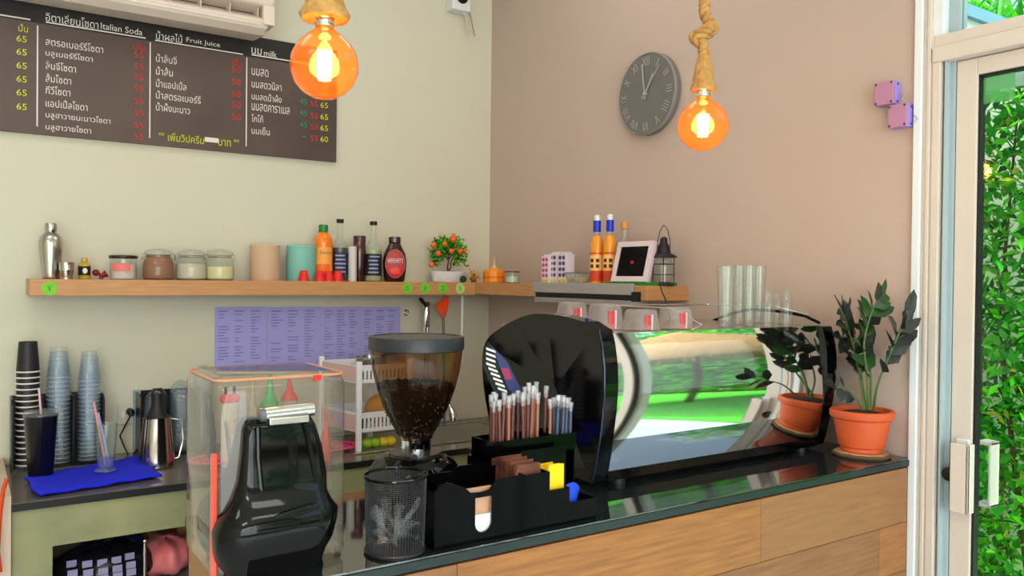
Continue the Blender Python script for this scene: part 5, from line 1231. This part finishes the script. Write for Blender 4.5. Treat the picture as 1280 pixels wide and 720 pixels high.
# circle arc through three points of the profile
ym, zm = interp((ztop_+zbot_)/2), (ztop_+zbot_)/2
yA_, yB_ = interp(ztop_), interp(zbot_)
def arc(v):
    z = ztop_+(zbot_-ztop_)*v; base = yA_+(yB_-yA_)*v; sg = (yA_+yB_)/2-ym; return base-sg*4*v*(1-v)*.85-.008*v+IN, z
rp = MB(); rp.grid(lambda u, v: Vector((MX0+PT+(MX1-MX0-PT)*u, arc(v)[0], arc(v)[1]))-mo, 12, 40)
obj('mirror_panel', rp, MIRROR, t, angle=80)
obj('bottom_rail', MB().box(PT, MX1-MX0, arc(1)[0]-my0+.002, arc(1)[0]-my0+.03, .012, .036), BLACKGLOSS, t, smooth=False)
yb_in = my1-.03
obj('housing', MB().box(PT, MX1-MX0, arc(.5)[0]-my0+.03, yb_in-my0-.12, .03, ztop_-BZ-.008), pmat('machine_body_steel', (120, 120, 122), .3, metal=.9), t, smooth=False)
obj('drip_tray', MB().box(PT, MX1-MX0, yb_in-my0-.12, yb_in-my0, .03, .07), STEEL, t, smooth=False, bevel=.003)
for k in (.2, .6): 
    gh = obj('group_head', MB().lathe([(.03, 0), (.036, .01), (.036, .06), (.03, .07)], c=(PT+(MX1-MX0-PT)*(k+.1), yb_in-my0-.07, .17), n=24), CHROME, t)
    obj('portafilter', MB().tube([(PT+(MX1-MX0-PT)*(k+.1), yb_in-my0-.03, .175), (PT+(MX1-MX0-PT)*(k+.1), yb_in-my0+.07, .165)], [.012, .014], 12), BLACKMAT, gh)
ztray = ztop_-BZ-.002
obj('cup_tray', MB().box(PT, MX1-MX0, arc(0)[0]-my0+.002, yb_in-my0-.0, ztray-.006, ztray), STEEL, t, smooth=False, bevel=.001)
rl = MB(); X0_, X1_ = AT(866, 408, Y=-1.93).x-MX0, MX1-MX0-.005
yy0 = arc(0)[0]-my0+.02; 
rl.tube([(X0_, yy0, ztray), (X0_+.04, yy0, ztray+.012), (X0_+.05, yy0+.12, ztray+.05), (X0_+.06, yy0+.35, ztray+.05), (X1_-.03, yy0+.36, ztray+.05), (X1_, yy0+.14, ztray+.052), (X1_, yy0+.01, ztray+.03)], .0026, 8)
obj('cup_rail', rl, CHROME, t)
for (u, v) in ((.06, .05), (.94, .05), (.06, .30), (.94, .30)): obj('foot', MB().lathe([(.018, 0), (.018, .012), (.014, .03)], c=(PT+(MX1-MX0-PT)*u, v, 0), n=16), BLACKMAT, t)
# small badge at the foot of the far side panel
q = AT(1008, 573, Y=my0+.05)
obj('badge', MB().box(MX1-MX0+.0-.008, MX1-MX0+.012, .055, .058, .02, .042), pmat('blue_badge', (110, 150, 210), .3), t, smooth=False)

# clear tubs on top of the machine
TZ = BZ+ztray
tub = None
REDST = plain('red_tub_print', (226, 60, 60), .4); TW = plain('white_tub_print', (226, 214, 236), .4)
for (xl, xr, yt, Y, lab) in ((697, 733, 377, my0+.36, 'clear plastic tub upside down on the machine, the farthest back of four'), (736, 777, 379, my0+.16, 'clear plastic tub upside down on the machine, directly above its black panel'),
                        (781, 822, 386, my0+.10, 'clear plastic tub upside down on the machine, third in the row, red print'), (825, 864, 383, my0+.10, 'clear plastic tub upside down on the machine, nearest the tall glasses')):
    p, r, h = fit(xl, xr, yt, TZ, Y=Y); T2 = thing('plastic_tub', lab, 'tub', p, group='clear tubs on the coffee machine')
    ring = lambda q, z, rr_=.3: rrect(r*q, r*q*.85, r*rr_, z, n=4)
    obj('tub', MB().loft([ring(1.0, 0), ring(1.02, .003), ring(.97, .005), ring(.84, h*.85), ring(.76, h*.96), ring(.6, h)], cap=True), CLEARLID, T2, angle=50)
    for k, (m_, xo) in enumerate(((REDST, -.1), (TW, .16), (REDST, -.36), (REDST, .02))): obj('stripe_print', MB().box(r*(xo-.05), r*(xo+.07), -r*.80, -r*.78, h*.06, h*.74), m_, T2, smooth=False)
# tall glasses and small round glasses
gl = None
for (xl, xr, yt, Y, lab) in ((896, 920, 333, my0+.10, 'tall clear glass on the machine, outermost of the four tall ones'), (915, 934, 332, my0+.20, 'tall clear glass on the machine, second from the tubs'), (928, 946, 332, my0+.12, 'tall clear glass on the machine, third from the tubs'), (940, 958, 333, my0+.22, 'tall clear glass on the machine, beside the small round glasses')):
    p, r, h = fit(xl, xr, yt, TZ, Y=Y); g_ = thing('tall_glass', lab, 'glass', p, group='tall glasses on the coffee machine')
    obj('glass', MB().lathe([(r*.70, 0), (r*.74, .006), (r*.86, h*.6), (r*1.0, h), (r*.96, h), (r*.82, h*.6), (r*.66, .015)], n=28), CLEAR, g_)
    obj('rim', MB().tube([(r*math.cos(a), r*math.sin(a), h) for a in [2*PI*i/28 for i in range(29)]], .0014, 5), CLEAR, g_)
for (xl, xr, yt, Y, lab) in ((951, 969, 361, my0+.10, 'small round glass upside down on the machine, beside the tall glasses'), (964, 979, 362, my0+.20, 'small round glass upside down on the machine, middle of three'), (976, 991, 362, my0+.10, 'small round glass upside down on the machine, nearest the plant')):
    p, r, h = fit(xl, xr, yt, TZ, Y=Y); g_ = thing('round_glass', lab, 'glass', p, group='small round glasses on the coffee machine')
    obj('glass', MB().lathe([(r*.9, 0), (r, h*.2), (r*.98, h*.5), (r*.75, h*.8), (r*.4, h*.97), (r*.1, h)], n=24, cap0=False), CLEAR, g_)

# ------------------------------------------------------------------ straw and sugar organiser
t = thing('bar_organiser', 'black acrylic organiser for straws, napkins and sugar packets on the bar', 'organiser', (CAMP.x+.673, BY0+.018, BZ)); oo = Vector(t.location)
OL = .364; s = 1.0
def ox(px, py=600): return AT(px, py, Y=oo.y).x-oo.x
def oz(px, py, yy=0.): return AT(px, py, Y=oo.y+yy).z-BZ
def cpanel(name, outer, hole, loc, th, mat, parent, axis='Y'):
    cu = bpy.data.curves.new('c', 'CURVE'); cu.dimensions = '2D'; cu.fill_mode = 'BOTH'; cu.extrude = th/2
    for pl_ in [outer]+([hole] if hole else []):
        sp_ = cu.splines.new('POLY'); sp_.points.add(len(pl_)-1)
        for i, (a, b) in enumerate(pl_): sp_.points[i].co = (a, b, 0, 1)
        sp_.use_cyclic_u = True
    ob_ = bpy.data.objects.new('c', cu); COL.objects.link(ob_)
    me = bpy.data.meshes.new_from_object(ob_.evaluated_get(bpy.context.evaluated_depsgraph_get())); bpy.data.objects.remove(ob_); bpy.data.curves.remove(cu)
    for v in me.vertices: v.co = (v.co.x, -v.co.z, v.co.y)
    me.materials.clear(); me.materials.append(mat); me.name = name
    o = bpy.data.objects.new(name, me); COL.objects.link(o); o.parent = parent; o.location = loc; return o
xc1, xc2 = ox(655, 620), ox(687, 620)
zf = oz(655, 593); zf0 = oz(544, 607)
hx = ox(604, 643); hz0, hz1 = oz(604, 665), oz(604, 621); hr = 12.8*depth(oo)/F
hole = [(hx-hr, hz1)] + [(hx-hr*math.cos(a), hz0+hr-hr*math.sin(a)) for a in [PI*i/14 for i in range(15)]] + [(hx+hr, hz1)]
rcorner = [(xc1, 0), (xc1, zf), (ox(622), zf-.001), (ox(617), zf-.006), (ox(612), zf-.018), (ox(600), zf-.020), (ox(588), zf-.018), (ox(580), zf-.006), (ox(560), zf0+.002), (ox(550), zf0), (0, zf0-.012)]
cpanel('front_panel', [(0, 0)]+rcorner, hole, (0, 0, 0), .003, BLACKACR, t)
obj('side_wall', MB().box(0, .003, 0, .20, .003, zf0-.012), BLACKACR, t, smooth=False); obj('side_wall', MB().box(xc1-.003, xc1, 0, .20, .003, zf), BLACKACR, t, smooth=False)
obj('divider', MB().box(ox(560), ox(560)+.003, .002, .09, .003, zf0-.01), BLACKACR, t, smooth=False)
obj('middle_wall', MB().box(.003, xc1-.003, .09, .093, .003, zf), BLACKACR, t, smooth=False)
obj('floor_plate', MB().box(0, OL, 0, .20, .0, .003), BLACKACR, t, smooth=False)
# rounded dispenser tier behind
zr = oz(612, 577, .10)
cpanel('rounded_panel', [(ox(575), .003), (xc1+.02, .003), (xc1+.02, zr-.01), (xc1, zr), (ox(610), zr), (ox(598), zr-.004), (ox(588), zr-.014), (ox(582), zr-.03)], None, (0, .10, 0), .003, BLACKACR, t)
# sugar bays, stepping down
z1_, z2_, z3_ = oz(670, 592), oz(700, 611), oz(728, 625)
xc3, xc4 = ox(712, 620), OL
for (a, b, zz) in ((xc1, xc2, z1_), (xc2, xc3, z2_), (xc3, xc4, z3_)):
    obj('bay_front', MB().box(a+.001, b, 0, .003, .003, zz), BLACKACR, t, smooth=False); obj('bay_side', MB().box(b-.003, b, .003, .10, .003, zz), BLACKACR, t, smooth=False)
obj('bay_back', MB().box(xc1, xc4, .10, .103, .003, z1_+.02), BLACKACR, t, smooth=False)
# raised straw box
zs0 = oz(614, 553, .125); xs0 = AT(614, 550, Y=oo.y+.125).x-oo.x; xs1 = AT(719, 545, Y=oo.y+.125).x-oo.x
obj('straw_box_front', MB().box(xs0, xs1, .122, .125, zs0-.035, zs0), BLACKACR, t, smooth=False)
obj('straw_box_back', MB().box(xs0, xs1, .197, .20, .003, zs0), BLACKACR, t, smooth=False)
obj('straw_box_floor', MB().box(xs0, xs1, .125, .197, zs0-.035, zs0-.032), BLACKACR, t, smooth=False)
for x in (xs0, (xs0*.28+xs1*.72), xs1-.003): obj('straw_box_wall', MB().box(x, x+.003, .125, .197, .003, zs0), BLACKACR, t, smooth=False)
# napkins in the front bay
nap = None
NW = plain('napkin_white', (226, 232, 230), .9); NT = plain('napkin_tan', (206, 160, 130), .9)
zsplit = oz(604, 644)
random.seed(31)
for k in range(12):
    o = obj('napkin', MB().box(hx-.03, hx+.03, .006+k*.0016, .0070+k*.0016, .0035, zsplit if k < 5 else hz1+.012), NW if k < 5 else NT, loc=oo, smooth=False)
    tag(o, 'white folded napkin behind the oval cut-out of the organiser' if k < 5 else 'tan folded napkin behind the white ones in the organiser', 'napkin', 'white napkins in the organiser' if k < 5 else 'tan napkins in the organiser')
# sugar packets
def packet(name, label, group, mat, x, y, z0, w_, h_, ty, cat='packet', tilt=0):
    T3 = Matrix.Translation((x, y, z0)) @ Euler((ty, tilt, 0)).to_matrix().to_4x4()
    tk_ = MB(); tk_.grid(lambda u, v: T3 @ Vector(((u-.5)*w_, -.0015*math.sin(u*PI)*math.sin(v*PI), v*h_)), 6, 6); tk_.grid(lambda u, v: T3 @ Vector(((u-.5)*w_, .0015*math.sin(u*PI)*math.sin(v*PI), v*h_)), 6, 6)
    return tag(obj(name, tk_, mat, loc=oo), label, cat, group)
BRP = pmat('brown_paper_packet', (132, 78, 56), .7, noise=((96, 52, 36), 30, (1, 1, 1)))
zb = oz(655, 580, .05)
for k in range(16): packet('sugar_packet', 'brown paper sugar packet standing in the large bay of the organiser', 'brown sugar packets in the organiser', BRP, (xc1+xc2)/2-.012+.001*(k%3), .012+k*.0052, .0045, .060, oz(660, 572, .05)-.006+random.uniform(-.004, .003), random.uniform(-.04, .04))
YLP = plain('yellow_packet', (244, 206, 20), .5)
for k in range(6): packet('sugar_packet', 'yellow sugar packet standing in the middle bay of the organiser', 'yellow sugar packets in the organiser', YLP, (xc2+xc3)/2-.002+random.uniform(-.002, .002), .012+k*.006, .0045, .040, oz(695, 583, .03)+random.uniform(-.008, .004), random.uniform(-.05, .05), tilt=random.uniform(-.06, .06))
o = MB().ell((0, 0, 0), .007, .0012, .005); o = obj('packet_print', o, plain('orange_packet_print', (236, 140, 20), .5)); o.location = oo+Vector(((xc2+xc3)/2, .0095, oz(697, 603, .01))); o.parent = None; bpy.data.objects.remove(o)
BLP = plain('blue_packet', (28, 70, 214), .5)
for k in range(5): packet('sweetener_packet', 'blue sweetener packet leaning in the lowest bay of the organiser', 'blue packets in the organiser', BLP, (xc3+xc4)/2-.014+.004*k, .014+k*.008, .0045, .022, oz(720, 602, .03)-.004*k, 0, tilt=-.15+.11*k)
# straws
WRTIP = gmat('straw_wrapper_film', (232, 232, 238), .26, rough=.2)
SB = plain('brown_straw', (158, 98, 76), .45); SB2 = plain('dark_brown_straw', (104, 56, 48), .45); SG = plain('slate_straw', (66, 74, 98), .45)
n1, n2 = 30, 22
for k in range(n1+n2):
    br = k < n1
    px = random.uniform(612, 688) if br else random.uniform(691, 716); yy = random.uniform(.130, .190)
    q = AT(px, 545, Y=oo.y+yy); x = min(max(q.x-oo.x, xs0+.006), xs1-.006)
    zb_ = zs0-.031; lean = random.uniform(-.04, .05)
    yt = random.uniform(486, 502) if br else random.uniform(492, 504)
    if 654 < px < 686: yt -= 9
    ztp = oz(px, yt, yy); ln = ztp-zb_
    T4 = thing('wrapped_straw', 'brown straw in a clear wrapper standing in the organiser' if br else 'slate grey straw in a clear wrapper standing in the organiser', 'straw', oo+Vector((x, yy, zb_)), group='brown wrapped straws' if br else 'slate wrapped straws')
    m_ = (SB2 if random.random() < .35 else SB) if br else SG
    obj('straw', MB().tube([(0, 0, 0), (lean*ln, 0, ln*.88)], .0034, 6), m_, T4)
    obj('wrapper', MB().tube([(lean*ln*.9, 0, ln*.80), (lean*ln, 0, ln*.88), (lean*ln*1.05, random.uniform(-.002, .002), ln)], [.0042, .0046, .0056], 6), WRTIP, T4)
# striped reflection in the machine's side panel, imitated by added flat shapes
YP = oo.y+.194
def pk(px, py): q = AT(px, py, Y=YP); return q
t = thing('striped_reflection', 'dark striped flat piece imitating a panel reflection behind the brown straws', 'packet', pk(626, 500)); po = Vector(t.location)
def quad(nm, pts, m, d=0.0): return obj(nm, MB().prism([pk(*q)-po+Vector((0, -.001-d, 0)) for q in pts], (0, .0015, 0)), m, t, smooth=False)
quad('packet', [(609, 427), (603, 456), (618, 492), (632, 530), (668, 530), (655, 492), (633, 450)], plain('reflection_navy', (22, 22, 34), .4))  # dark ground of the imitated reflection
quad('blue_streak', [(611, 430), (620, 448), (634, 486), (650, 500), (652, 490), (633, 452)], plain('reflection_blue', (50, 54, 104), .5), .002)
quad('red_patch', [(624, 460), (630, 474), (639, 474), (634, 460)], plain('reflection_red', (150, 50, 84), .5), .004)
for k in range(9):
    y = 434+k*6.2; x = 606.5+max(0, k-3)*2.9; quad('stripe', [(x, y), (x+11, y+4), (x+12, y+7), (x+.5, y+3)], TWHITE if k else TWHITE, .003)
# ------------------------------------------------------------------ plant at the end of the bar
sau = AT(1088, 568, Z=BZ); PC = Vector((min(sau.x, -.082), -2.045, BZ)); PC.x = AT(1089, 565, Y=PC.y).x; PC.x = min(PC.x, -.086)
s = depth(PC)/F
m = MB(); n = 40; random.seed(3)
pr = [(31+1.2*math.sin(3*a)+.8*math.sin(11*a+1)) for a in [2*PI*k/n for k in range(n)]]
m.prism([(pr[k]*s*math.cos(2*PI*k/n), pr[k]*s*math.sin(2*PI*k/n), 0) for k in range(n)], (0, 0, .012))
t = thing('wood_slice', 'thin round wood slice with rough bark under the terracotta pot', 'coaster', PC)
obj('slice', m, pmat('pale_wood_slice', (206, 168, 120), .7, noise=((170, 130, 88), 12, (1, 1, 1))), t, bevel=.001)
obj('bark_edge', MB().tube([((pr[k % n]+.6)*s*math.cos(2*PI*k/n), (pr[k % n]+.6)*s*math.sin(2*PI*k/n), .006) for k in range(n+1)], .0055, 6), BARK, t)
PB = PC+Vector((0, 0, .0125))
t = thing('potted_plant', 'dark leafed plant in a terracotta pot at the end of the bar', 'plant', PB)
def pz(y): return AT(1089, y, Y=PC.y).z-PB.z
H = pz(510)
obj('pot', MB().lathe([(24*s, 0), (25*s, .004), (24.5*s, .012), (27*s, .016), (33*s, H*.72), (33.5*s, H*.78), (37*s, H*.82), (38*s, H*.86), (38*s, H*.97), (36.5*s, H), (33*s, H), (31*s, H*.85)], n=48), TERRA, t, angle=30)
obj('soil', MB().lathe([(31.5*s, H*.88), (20*s, H*.94), (2*s, H*.95)], n=30), SOIL, t)
lpro = [obj('leaf', leaf_mesh(1, .56), LEAFD, t, angle=80), obj('leaf', leaf_mesh(1, .54), LEAFD2, t, angle=80)]
used = [False, False]
def W_pt(px, py, dy=0): return AT(px, py, Y=PC.y+dy)-PB
def stem(pts, dys, rad, leaves, L, fresh=False, side=1, start=.3):
    P_ = [W_pt(px, py, dy) for (px, py), dy in zip(pts, dys)]
    for v in P_: v.x = min(v.x, -PB.x-.014)
    path = []
    for i in range(len(P_)-1):
        p0, p1, p2, p3 = P_[max(i-1, 0)], P_[i], P_[i+1], P_[min(i+2, len(P_)-1)]
        for j in range(8):
            u = j/8; path.append(.5*((2*p1)+(p2-p0)*u+(2*p0-5*p1+4*p2-p3)*u*u+(-p0+3*p1-3*p2+p3)*u**3))
    path.append(P_[-1]); n_ = len(path)
    obj('stem', MB().tube(path, [rad*(1-.6*i/n_) for i in range(n_)], 8), STEMG, t)
    for k in range(leaves):
        u = start+(1-start)*k/max(leaves-1, 1); i = min(int(u*(n_-1)), n_-2); q = path[i]; tn = (path[i+1]-path[i]).normalized()
        sd = 1 if k % 2 else -1
        lat = tn.cross(Vector((0, -1, .15))).normalized()*sd
        if k == leaves-1: d = tn
        else: d = (tn*.75+lat*.75+Vector((0, random.uniform(-.45, .25), random.uniform(-.1, .15)))).normalized()
        nrm = Vector((random.uniform(-.5, .5), -.8, random.uniform(.2, .9))); xax = d.cross(nrm).normalized(); zax = xax.cross(d)
        Rm = Matrix((xax, d, zax)).transposed(); l = L*1.22*random.uniform(.8, 1.15)*(1.0 if u < .85 else .85); w_ = 0 if random.random() < (.15 if not fresh else .6) else 1
        w_ = 1-w_ if fresh is False else (1 if random.random() < .55 else 0)
        w_ = 0 if (not fresh and random.random() < .85) else w_
        if PB.x+q.x+d.x*l+abs(xax.x)*l*.3 > -.004: d.x = -abs(d.x)*.3; d.normalize(); xax = d.cross(nrm).normalized(); zax = xax.cross(d); Rm = Matrix((xax, d, zax)).transposed(); l *= .8; q = q+Vector((-.012, 0, 0))
        if not used[w_]:
            o = lpro[w_]; used[w_] = True; o.location = q; o.rotation_euler = Rm.to_euler(); o.scale = (l, l, l)
        else: like(lpro[w_], t, q, Rm.to_euler(), (l, l, l))
random.seed(17)
stem([(1080, 512), (1076, 480), (1068, 440), (1058, 405), (1050, 384)], (.0, .01, .01, .0, -.01), .0034, 15, .052, start=.35)
stem([(1086, 512), (1084, 470), (1080, 430), (1088, 395), (1099, 370)], (-.01, -.02, -.03, -.035, -.04), .0042, 17, .058, fresh=True, start=.25)
stem([(1092, 512), (1097, 482), (1110, 448), (1124, 415), (1134, 388)], (-.01, -.04, -.075, -.10, -.12), .0040, 13, .062, start=.40)
stem([(1078, 512), (1068, 494), (1055, 486), (1044, 482)], (-.02, -.03, -.04, -.05), .003, 5, .055, start=.5)
stem([(1084, 512), (1079, 485), (1074, 455), (1062, 425), (1050, 420)], (.02, .03, .03, .03, .02), .003, 9, .055, start=.35)
stem([(1088, 512), (1089, 480), (1092, 450), (1086, 420), (1078, 392)], (.02, .02, .025, .03, .03), .0032, 10, .055, fresh=True, start=.4)
